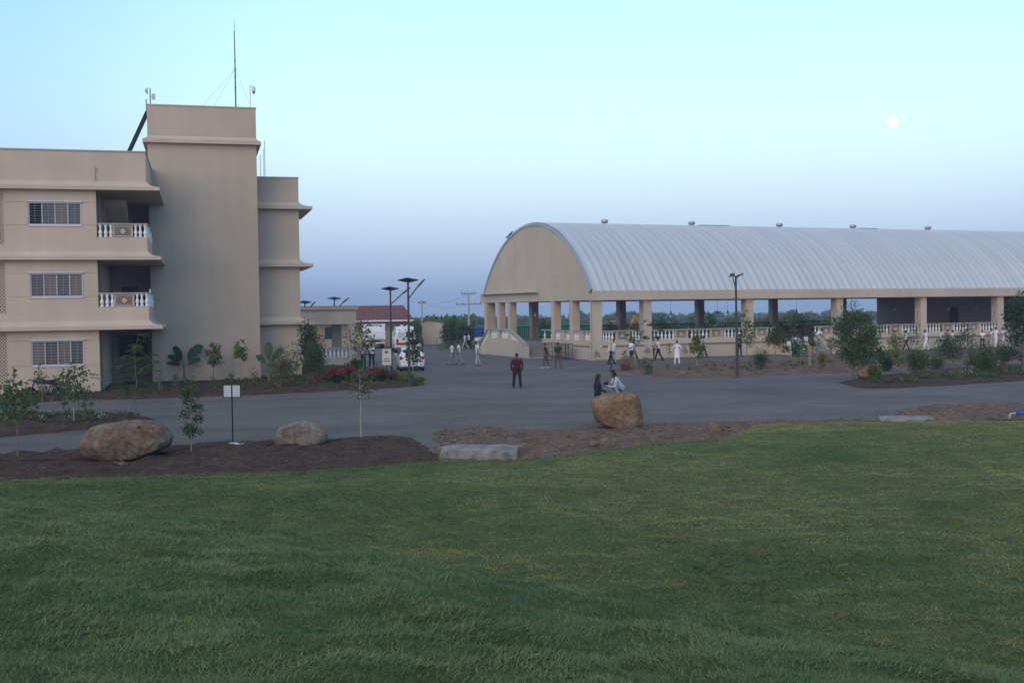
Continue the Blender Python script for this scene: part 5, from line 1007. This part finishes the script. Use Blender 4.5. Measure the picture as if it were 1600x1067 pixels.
# low weeds and flowers in the beds
def weeds(polypx, n, seed, label, m_, size=.09, name='ground_cover', fl=None):
    poly = [(G(*p).x, G(*p).y) for p in polypx]; P = np.array(poly); r = np.random.default_rng(seed); lo, hi = P.min(0), P.max(0); X = r.uniform(lo[0], hi[0], n*6); Y = r.uniform(lo[1], hi[1], n*6); k = (sdist(X, Y, poly) > .1) & (fbm(X*.7+seed, Y*.7, 3) > -.05); X, Y = X[k][:n], Y[k][:n]
    lv = Leaves(); ff = Leaves()
    for x, y in zip(X, Y):
        m = r.integers(5, 12); z = bedz(x, y); d = unit(r.normal(size=(m, 3))*np.array([1, 1, .3])+np.array([0, 0, .9])); s_ = size*r.uniform(.6, 2.2); lv.add(np.array([x, y, z])+d*s_*.3, d, r.normal(size=(m, 3)), s_*r.uniform(.6, 1.3, m), s_*.35*np.ones(m), r)
        if fl and r.random() < .05: ff.add(np.array([x, y, z+s_*1.1])+r.normal(size=(4, 3))*.05, r.normal(size=(4, 3)), np.tile([0, -.5, 1.], (4, 1)), np.full(4, .05), np.full(4, .05), r)
    o = lv.build(name, m_, None); tag(o, label, 'plants', kind='stuff')
    if fl and ff.V: tag(ff.build('small_flowers', fl, None), label.replace('weeds', 'flowers'), 'flowers', kind='stuff')
weeds([(0, 652), (190, 649), (230, 656), (110, 670), (0, 680)], 260, 1, 'scattered low weeds with pale blooms on the median bed', LO, .10, fl=FP)
weeds([(0, 630), (200, 622), (500, 610), (640, 603), (560, 580), (300, 604), (100, 615)], 420, 2, 'low weeds along the strip below the block', LO, .10)
weeds([(1000, 580), (1300, 565), (1600, 550), (1600, 556), (1380, 576), (1130, 587)], 260, 3, 'sparse low weeds on the reddish bed before the hall', LO, .11)
weeds([(1340, 600), (1500, 584), (1660, 574), (1660, 585), (1500, 599), (1400, 605)], 420, 4, 'low weeds covering the far median bed', LO, .14, fl=FP)
weeds([(690, 545), (800, 536), (800, 540), (740, 545)], 300, 5, 'short turf tufts on the plot beyond the drive', LG, .12)
# ------------------------------------------------------------------ bushes and woods beyond
def mass(n, seed, zone, hrange, label, m_, leafs=.35, per=70, name='treeline', palms=0):
    r = np.random.default_rng(seed); lv = Leaves()
    for q in range(n):
        x, y = zone(r); h = r.uniform(*hrange); w = h*r.uniform(.5, 1.0); m = int(per*r.uniform(.7, 1.3)); d = unit(r.normal(size=(m, 3))); rad = (.55+.45*r.random(m))
        lob = .75+.5*np.sin(3*np.arctan2(d[:, 1], d[:, 0])+q)*.3+.25*r.random(m); P = np.stack([x+d[:, 0]*w*rad*lob, y+d[:, 1]*w*rad*lob, h*.5+d[:, 2]*h*.5*rad*lob], 1); P[:, 2] = np.abs(P[:, 2])+gz(y); s_ = leafs*r.uniform(.6, 1.4, m)*(y/200)**.4
        lv.add(P, d+r.normal(size=(m, 3))*.6, d+r.normal(size=(m, 3))*.4, s_*1.4, s_, r, .25*r.normal())
    o = lv.build(name, m_, None); tag(o, label, 'trees', kind='stuff')
def zn(y0, y1, a0, a1): return lambda r: (lambda y: (y*math.tan(R_(r.uniform(a0, a1))), y))(y0+(y1-y0)*r.random()**1.3)
mass(150, 1, zn(150, 230, -16, 34), (.9, 2.1), 'belt of scrubby bushes beyond the hall', LO, .42, 150)
mass(170, 2, zn(230, 480, -20, 36), (1.4, 3.2), 'grey-green scrubland trees on the plain beyond the hall', LO, .65, 120)
mass(330, 3, zn(480, 1200, -22, 38), (2.0, 4.4), 'far wooded horizon line across the plain', LD, 1.1, 90)
mass(90, 4, zn(150, 260, -6.5, -1.5), (1.8, 3.3), 'thick green scrub rising behind the shed and tank', LG, .5, 190)
for q, (x, y, t_, w_, lb) in enumerate(((703, 541, 497, 30, 'tall green bush left of the tank at the edge of the plot'), (728, 541, 508, 30, 'rounded dark bush in front of the utility pole'), (648, 541, 503, 20, 'bush beside the lean-to of the shed'))):
    bush(x, y, t_, w_, lb, 110+q, (LG, LD, LO)[q], 1100, .22, .5, stems=14)
for q, (x_, D_, h_, lb) in enumerate(((848, 125, 3.0, 'bushy young tree beyond the gable end, seen between its columns'), (1036, 128, 2.9, 'young tree beyond the start of the second bay'), (1101, 130, 2.9, 'young tree with pale tips beyond the middle of the second bay'), (1216, 130, 3.1, 'dense young tree beyond the first half of the bay with the steps'), (1257, 128, 2.9, 'young tree beyond the second half of the bay with the steps'))):
    p = Vector(((x_-800)/FPX*D_, D_, 0)); T = thing('young_tree', lb, 'tree', p); r = np.random.default_rng(130+q); m = MB(); m.tube([(0, 0, 0), (.1, 0, h_*.6)], [.07, .03], 6); m.build('trunk', BARK, T); lv = Leaves(); cluster_leaves(lv, r, [np.array([r.normal()*.8, r.normal()*.8, h_*r.uniform(.4, .92)]) for _ in range(16)], 55, .55, .25, .12); lv.build('crown', (LG, LO)[q % 2], T)
# ------------------------------------------------------------------ people
def v3(*a): return np.array(a, float)
class Body:
    def __init__(s): s.mb = MB()
    def loft(s, pts, rad, mi, n=12, ref=(1, 0, 0)):
        pts = [np.array(p, float) for p in pts]; k = len(pts); vs = []; ref = np.array(ref, float)
        for i, p in enumerate(pts):
            t = unit((pts[min(i+1, k-1)]-pts[max(i-1, 0)])[None])[0]; a = ref-t*(ref@t); a = a/np.linalg.norm(a) if np.linalg.norm(a) > .2 else unit(np.cross(t, [0, 1, .3])[None])[0]; b = np.cross(t, a); r = rad[i] if hasattr(rad[i], '__len__') else (rad[i], rad[i])
            for j in range(n): g_ = 2*math.pi*j/n; vs.append(p+a*math.cos(g_)*r[0]+b*math.sin(g_)*r[1])
        fs = [(i*n+j, i*n+(j+1) % n, (i+1)*n+(j+1) % n, (i+1)*n+j) for i in range(k-1) for j in range(n)]+[tuple(range(n-1, -1, -1)), tuple((k-1)*n+j for j in range(n))]
        s.mb.add(vs, fs, mi)
    def ball(s, c, r, mi, M3=None, n=12):
        vs = []; M3 = np.eye(3) if M3 is None else M3
        for i in range(1, 8):
            th = math.pi*i/8
            for j in range(n): g_ = 2*math.pi*j/n; vs.append(np.array(c)+M3@np.array([r[0]*math.sin(th)*math.cos(g_), r[1]*math.sin(th)*math.sin(g_), r[2]*math.cos(th)]))
        fs = [(i*n+j, i*n+(j+1) % n, (i+1)*n+(j+1) % n, (i+1)*n+j) for i in range(6) for j in range(n)]+[tuple(range(n-1, -1, -1)), tuple(6*n+j for j in range(n))]
        s.mb.add(vs, fs, mi)
def rotx(a): c, s = math.cos(a), math.sin(a); return np.array([[1, 0, 0], [0, c, -s], [0, s, c]])
def rotz(a): c, s = math.cos(a), math.sin(a); return np.array([[c, -s, 0], [s, c, 0], [0, 0, 1]])
SK, SH, TR, HA, SO = 0, 1, 2, 3, 4
# pose: legs ((thigh, knee, splay) left, right), lean, arms ((upper dir),(fore dir)) left,right ; x to the person's right, y forward
DOWN = ((.16, .02, -1), (.06, .16, -1))
POSES = {
 'stand': dict(legs=((.02, .03, .10), (-.02, .03, .10)), lean=0, arms=(DOWN, DOWN)),
 'pockets': dict(legs=((.0, .02, .13), (.0, .02, .13)), lean=0, arms=(((.34, -.10, -1), (-.18, .28, -1)), ((.34, -.10, -1), (-.18, .28, -1)))),
 'behind': dict(legs=((.0, .02, .14), (.0, .02, .14)), lean=0, arms=(((.30, -.30, -1), (-.75, -.30, -.8)), ((.30, -.30, -1), (-.75, -.30, -.8)))),
 'walk': dict(legs=((.42, .10, .04), (-.30, .22, .04)), lean=.06, arms=(((.12, -.35, -1), (.04, .05, -1)), ((.12, .35, -1), (.04, .62, -1)))),
 'walk2': dict(legs=((-.26, .30, .04), (.34, .06, .04)), lean=.05, arms=(((.12, .32, -1), (.02, .55, -1)), ((.12, -.3, -1), (.04, .05, -1)))),
 'stroll': dict(legs=((.20, .08, .06), (-.16, .12, .06)), lean=.03, arms=(DOWN, ((.14, .1, -1), (-.3, .8, -.45)))),
 'hold': dict(legs=((.06, .05, .08), (-.05, .08, .08)), lean=.02, arms=(((.2, .15, -1), (-.75, .7, .05)), ((.2, .15, -1), (-.75, .7, .05)))),
 'phone': dict(legs=((.03, .04, .09), (-.02, .04, .09)), lean=.04, arms=(((.3, .75, -.6), (-.55, .25, 1)), ((.3, .75, -.6), (-.55, .25, 1)))),
 'bend': dict(legs=((.06, .08, .10), (-.02, .06, .10)), lean=1.15, arms=(((.1, .55, -1), (-.1, .5, -.9)), ((.1, .55, -1), (-.1, .5, -.9)))),
 'squat': dict(legs=((2.1, 2.5, .12), (2.0, 2.5, .12)), lean=.62, arms=(((.15, .75, -.75), (-.25, .8, .55)), ((.15, .75, -.75), (-.25, .8, .55)))),
 'lean_rest': dict(legs=((.05, .05, .08), (.0, .05, .08)), lean=.06, arms=(((.2, .35, -1), (-.35, .9, -.15)), DOWN)),
}
PM = {}
def person_mesh(pose, sleeve=0, kurta=False, hair='short', head=(0., 0.), jacket=False, build=1.0):
    key = (pose, sleeve, kurta, hair, head, jacket, build)
    if key in PM: return PM[key]
    p = POSES[pose]; B = Body(); f = build
    knees, ankles = [], []; low = 9
    for sd, (th, kn, sp) in zip((-1, 1), p['legs']):
        hip = v3(sd*.09, 0, 0); d1 = unit(v3(sd*sp, math.sin(th), -math.cos(th))[None])[0]; d2 = unit(v3(sd*sp*.6, math.sin(th-kn), -math.cos(th-kn))[None])[0]
        k = hip+d1*.44; a = k+d2*.42; knees.append((hip, k, a)); low = min(low, a[2]-.07)
    hz = -low
    spine = v3(0, math.sin(p['lean']), math.cos(p['lean'])); up = v3(0, 0, hz)
    tp = lambda s_: up+spine*s_
    for hip, k, a in knees:
        h_, k_, a_ = hip+up, k+up, a+up; lw = 1.12*f if not kurta else 1.0
        B.loft([h_+v3(0, 0, .06), h_, (h_+k_)/2, k_, (k_*.6+a_*.4), a_*.85+k_*.15, a_+v3(0, 0, -.01)], [.08*lw, .088*lw, .075*lw, .06*lw, .061*lw, .052*lw, .05*lw], TR)
        B.loft([a_+v3(0, -.07, -.045), a_+v3(0, -.03, -.02), a_+v3(0, .07, -.035), a_+v3(0, .16, -.05), a_+v3(0, .185, -.055)], [(.03, .02), (.04, .045), (.043, .035), (.042, .022), (.025, .012)], SO)
    B.loft([tp(-.06), tp(.02), tp(.1)], [(.13*f, .095*f), (.165*f, .115*f), (.15*f, .105*f)], TR)
    jb = 1.12 if jacket else 1.0; jb *= f
    B.loft([tp(.03), tp(.10), tp(.20), tp(.34), tp(.44), tp(.50), tp(.535)], [(.165*jb, .118*jb), (.158*jb, .115*jb), (.148*jb, .108*jb), (.178*jb, .122*jb), (.185*jb, .108*jb), (.13*jb, .085), (.07, .06)], SH, 16)
    if kurta: B.loft([tp(.12), up+v3(0, 0, -.1), up+v3(0, 0, -.30), up+v3(0, 0, -.44)], [(.155, .115), (.175, .14), (.20, .16), (.22, .17)], SH, 16)
    nk = tp(.52)
    for sd, (u_, f_) in zip((-1, 1), p['arms']):
        T3 = rotx(-p['lean']*.9) if p['lean'] < 1 else np.eye(3)
        u_ = unit((T3@v3(sd*u_[0], u_[1], u_[2]))[None])[0]; f_ = unit((T3@v3(sd*f_[0], f_[1], f_[2]))[None])[0]
        s0 = tp(.465)+v3(sd*.175*f, 0, 0); e = s0+u_*.29; w_ = e+f_*.25; cap = 1.15 if jacket else 1.0
        B.loft([s0-u_*.02+v3(-sd*.04, 0, .02), s0+u_*.03, (s0+e)/2, s0*.42+e*.58], [.055, .066*cap, .057*cap, .055*cap], SH)
        B.loft([(s0+e)/2, e, (e+w_)/2, w_], [.047*cap, .043*cap, .041*cap, .032*cap], SH if sleeve else SK)
        side = unit(np.cross(f_, v3(0, 0, 1)+v3(.01, .02, 0))[None])[0]; B.loft([w_-f_*.01, w_+f_*.03, w_+f_*.075], [(.026, .018), (.040, .020), (.038, .018)], SK, 8, side)
        for q, (o_, L) in enumerate(((-.03, .065), (-.01, .078), (.01, .074), (.03, .058))):
            b0 = w_+f_*.07+side*o_; cr = np.cross(side, f_); B.loft([b0, b0+f_*L*.55+cr*.006, b0+f_*L+cr*.022], [.0095, .009, .007], SK, 6)
        b0 = w_+f_*.025+side*.034; B.loft([b0, b0+f_*.03+side*.025, b0+f_*.06+side*.03], [.011, .0105, .008], SK, 6)
    hy, hp = head; Mh = rotz(hy)@rotx(-hp-p['lean']*.35); hc = nk+spine*.03+Mh@v3(0, .015, .155)
    B.loft([tp(.49), nk+spine*.02, hc+Mh@v3(0, -.01, -.06)], [.062, .054, .055], SK)
    B.ball(hc, (.074, .094, .112), SK, Mh); B.ball(hc+Mh@v3(0, .028, -.06), (.055, .062, .055), SK, Mh)
    B.ball(hc+Mh@v3(0, .098, -.012), (.013, .018, .024), SK, Mh, 8); B.ball(hc+Mh@v3(0, .083, -.058), (.024, .01, .008), SK, Mh, 8)
    for sd in (-1, 1): B.ball(hc+Mh@v3(sd*.076, -.005, -.005), (.012, .022, .033), SK, Mh, 8); B.ball(hc+Mh@v3(sd*.031, .084, .014), (.013, .010, .008), HA, Mh, 8)
    if hair != 'bald':
        B.ball(hc+Mh@v3(0, -.016, .028), (.083, .098, .100), HA, Mh); B.ball(hc+Mh@v3(0, .045, .085), (.062, .05, .036), HA, Mh)
    if hair == 'long':
        B.loft([hc+Mh@v3(0, -.06, .02), hc+Mh@v3(0, -.095, -.08), nk+v3(0, -.10, -.05)+spine*0, tp(.36)+v3(0, -.135, 0), tp(.22)+v3(0, -.13, 0)], [(.075, .05), (.085, .045), (.085, .04), (.07, .03), (.035, .018)], HA)
        for sd in (-1, 1): B.loft([hc+Mh@v3(sd*.07, -.01, .02), hc+Mh@v3(sd*.082, 0, -.08), tp(.42)+v3(sd*.10, .075, 0)], [.03, .03, .02], HA, 8)
    if hair == 'cap': B.loft([hc+Mh@v3(0, .02, .05), hc+Mh@v3(0, .11, .055), hc+Mh@v3(0, .16, .045)], [(.07, .03), (.075, .014), (.05, .008)], HA)
    if jacket: B.ball(tp(.47)+v3(0, -.10, 0), (.11, .05, .07), SH)
    src = B.mb; me0 = bpy.data.meshes.new('p'); me0.from_pydata(src.v, [], src.f); ob = bpy.data.objects.new('p', me0); COL.objects.link(ob)
    rm = ob.modifiers.new('r', 'REMESH'); rm.mode = 'VOXEL'; rm.voxel_size = .0105; sm = ob.modifiers.new('s', 'SMOOTH'); sm.iterations = 2; sm.factor = .4
    dg = bpy.context.evaluated_depsgraph_get(); me = bpy.data.meshes.new_from_object(ob.evaluated_get(dg)); bpy.data.objects.remove(ob); me.name = 'person'
    bv = BVHTree.FromPolygons([Vector(v) for v in src.v], src.f); idx = []
    for q in me.polygons:
        hit = bv.find_nearest(q.center); idx.append(src.m[hit[2]] if hit[2] is not None else 0)
    for _ in range(5): me.materials.append(None)
    me.polygons.foreach_set('material_index', idx); me.polygons.foreach_set('use_smooth', [True]*len(idx)); me.update(); PM[key] = me; return me
SKIN = mat('skin', (.20, .11, .07), rough=.6); HAIR = mat('hair', (.012, .010, .010), rough=.5)
CL = {n: mat('cloth_'+n, c, tuple(min(1, x*1.18) for x in c), 9, .9) for n, c in dict(white=(.66, .67, .72), white2=(.72, .72, .75), black=(.014, .014, .017), navy=(.018, .020, .035), maroon=(.065, .009, .012), grey=(.22, .235, .26), khaki=(.105, .08, .058), green=(.022, .030, .024), pale=(.40, .40, .44), jeans=(.20, .25, .32), beige=(.40, .37, .33), pink=(.42, .34, .36), brown=(.12, .07, .045)).items()}
def person(x, y, label, pose='stand', rz=0., shirt='white', trousers='black', shoes='black', h=1.7, group=None, loc=None, **kw):
    me = person_mesh(pose, **kw); c = loc if loc is not None else clear_of_hall(x, y, .75+.9*((x*7) % 1))[0]; o = link('person', me, loc=c, rz=R_(rz)); o.scale = (h/1.70,)*3
    for i, m_ in enumerate((SKIN, CL[shirt], CL[trousers], HAIR, CL[shoes])): o.material_slots[i].link = 'OBJECT'; o.material_slots[i].material = m_
    return tag(o, label, 'person', group)
# rz 0 faces away from the viewer, 180 faces the viewer, 90 faces the picture's left, -90 the right
person(808, 606, 'person in a maroon jacket and black trousers standing alone, back turned', 'pockets', 0, 'maroon', 'black', h=1.74, sleeve=1, jacket=True, build=1.14)
person(853, 575, 'person in dark vest and khaki trousers turned sideways by the rack', 'stroll', 70, 'green', 'khaki', 'white', h=1.68, build=1.05, head=(.5, .15))
person(872, 575, 'person in dark shirt and khaki trousers with hands clasped behind the back', 'behind', 5, 'green', 'khaki', 'brown', h=1.7, build=1.08)
person(707, 570, 'person in white shirt and grey trousers walking ahead of a companion on the plaza', 'walk', 105, 'white', 'grey', h=1.7, head=(0, .3))
person(717.5, 570, 'person in white shirt and dark grey trousers walking just behind the first of a pair', 'walk2', 100, 'white', 'grey', h=1.72, head=(0, .25))
person(746.5, 571, 'person in white shirt and pale grey trousers walking alone, head bowed, by the stair wall', 'stroll', 100, 'white', 'pale', 'brown', h=1.72, head=(0, .5))
person(727, 546, 'person in white shirt and cream trousers walking far off by the grass plot', 'walk', 75, 'white', 'beige', h=1.65, head=(0, .2))
person(733, 545.5, 'person in white shirt and black trousers striding far off beside the grass plot', 'walk2', 80, 'white', 'black', h=1.68)
person(746, 553, 'person in white with arms raised in front behind the stair wall end', 'hold', 200, 'white', 'white', h=1.68)
person(568, 574, 'person in pale shirt and black trousers half hidden by the thin sapling near the porch', 'stand', 150, 'pale', 'black', h=1.68)
person(581, 573.5, 'person in pale blue-white shirt standing behind the thin sapling', 'stand', 30, 'white', 'black', 'brown', h=1.7)
person(654, 566, 'person in white seen from behind over the car roof', 'stand', 5, 'white', 'white2', h=1.66)
person(651, 553, 'person in dark clothes beside the van, shorter of two', 'stand', 160, 'black', 'black', h=1.6); person(657.5, 553, 'person in grey-brown clothes beside the van, taller of two', 'stand', 200, 'khaki', 'green', h=1.75)
person(955, 569, 'person in white shirt and black trousers walking behind the yellow notice', 'walk2', 60, 'white', 'black', h=1.7, sleeve=1); person(958.5, 568, 'person in pale trousers almost hidden behind the yellow notice', 'stand', 40, 'white', 'pale', h=1.68, sleeve=1)
person(986, 569, 'person in white T-shirt with black trousers behind the squat boulder', 'hold', 100, 'white2', 'black', h=1.72); person(991, 567, 'person in white and navy partly behind the white T-shirt wearer', 'walk', 60, 'white', 'navy', h=1.72, hair='long')
person(1022, 564, 'person in a greyish checked shirt walking close beside a companion in white', 'hold', 95, 'pink', 'black', h=1.68); person(1029, 564, 'person in white shirt and black trousers stepping beside the checked shirt', 'walk2', 85, 'white', 'black', h=1.72)
person(1058, 570, 'person in a long white tunic holding a phone to the face', 'phone', 170, 'white2', 'white2', 'brown', h=1.68, kurta=True, sleeve=1)
person(1095, 559, 'person in pale blue-white walking behind the compact green sapling', 'walk', -80, 'white', 'pale', h=1.72); person(1099, 558, 'person in dark trousers just past the compact green sapling', 'walk2', -80, 'pale', 'black', h=1.68)
person(1155.5, 556, 'person in dark brown clothes standing behind the tall lamp post', 'stand', 30, 'brown', 'black', h=1.72, sleeve=1)
person(1233, 554, 'person in white on the ground at the foot of the long-side steps', 'walk', 20, 'white2', 'white2', h=1.68, sleeve=1); person(1246, 556, 'person in white shirt facing out beside the green bin', 'hold', 190, 'white', 'navy', h=1.68)
person(1260, 551, 'person in white climbing among the saplings by the steps', 'stroll', 20, 'white2', 'white', h=1.68); person(1241, 545, 'person with a white sleeve behind the mottled sapling at the steps', 'stroll', -30, 'white', 'navy', h=1.66)
person(1272, 547, 'person in white bending over beside the top of the steps', 'bend', -80, 'white', 'beige', h=1.7, loc=onH(20.2, -1.0, .64), sleeve=0)
person(1397, 544, 'person in dark shirt behind the yellowish sapling at the far walk', 'stand', 100, 'grey', 'grey', h=1.7)
person(1416, 544, 'person in white shirt and black trousers walking past the second dark bay', 'walk', 95, 'white', 'black', h=1.72); person(1447, 546, 'person all in white striding with head bowed', 'walk', 100, 'white2', 'white2', 'white', h=1.76, head=(0, .4))
WG = 'walkers in white behind the bushes'
person(1471, 547, 'person in white whose upper body shows above the round-headed shrub tree', 'stroll', 90, 'white', 'white', h=1.78); person(1489, 547, 'person in white just past the round-headed shrub tree', 'stroll', 80, 'white', 'pale', h=1.7)
person(1481, 545, 'person in grey behind the round-headed shrub tree', 'stand', 90, 'grey', 'black', h=1.68); person(1512, 545, 'person in white glimpsed through the taller loose shrub tree', 'stroll', 80, 'white', 'pale', h=1.75)
person(1535, 542, 'short person in white T-shirt with folded arms above the bright shrub', 'hold', 160, 'white2', 'black', h=1.55); person(1549, 541, 'person in pale shirt nearer the folded-arms figure of a pair', 'stand', 60, 'white', 'pale', h=1.66); person(1555.5, 541, 'taller person in white of a pair past the folded-arms figure', 'stroll', -60, 'white2', 'white2', h=1.8)
person(1567, 542, 'person in white and grey facing a companion above the broad mixed shrub', 'hold', 100, 'white', 'white', h=1.74); person(1574, 542, 'person in white shirt at the end of the broad mixed shrub', 'stroll', 60, 'white2', 'white2', h=1.78)
person(1587, 534, 'person in white shirt and black trousers second from the photo edge', 'walk2', 20, 'white', 'black', h=1.75); person(1593, 535, 'person in pink-white shirt and grey trousers closest to the photo edge', 'stand', 60, 'pink', 'grey', h=1.72)
# two at the flat-topped boulder
bz = 1.24
person(0, 0, 'person with long dark hair in a navy jacket standing behind the flat-topped boulder', 'lean_rest', -105, 'navy', 'navy', h=1.62, sleeve=1, hair='long', jacket=True, loc=G(935, 660)+Vector((0, .3, .04)))
sq = G(975, 671); sq.y += .5; sq.z = 55*G(966, 671).y/FPX-.08
person(0, 0, 'person in grey-blue trousers and pale top squatting on the boulder with a camera', 'squat', 104, 'pale', 'jeans', 'black', h=1.56, sleeve=1, hair='long', loc=sq)
T = thing('photo_camera', 'black camera held up by the person squatting on the boulder', 'camera', (sq.x-.53, sq.y-.13, sq.z+.43), R_(104)); m = MB(); m.box(-.07, .07, -.035, .035, -.045, .045); m.box(-.025, .025, -.03, .03, .0452, .068); m.build('body', BLACK, T, bevel=.008); m = MB(); m.lathe([(.035, .036), (.038, .10), (.03, .11), (.01, .108)], n=12, axis='y'); m.build('lens', BLACK, T)
# ------------------------------------------------------------------ evening haze
hz = bpy.data.materials.new('evening_haze'); hz.use_nodes = True; t_ = hz.node_tree; t_.nodes.clear(); pv = t_.nodes.new('ShaderNodeVolumePrincipled'); pv.inputs['Color'].default_value = (.62, .74, .95, 1); pv.inputs['Density'].default_value = .0006; pv.inputs['Anisotropy'].default_value = 0
t_.links.new(pv.outputs[0], t_.nodes.new('ShaderNodeOutputMaterial').inputs['Volume'])
HAZE = True
if HAZE: tag(MB().box(-1300, 1300, -70, 1500, -14.8, 23.5).build('haze', hz), 'thin blue evening haze over the plain', 'haze', kind='stuff')
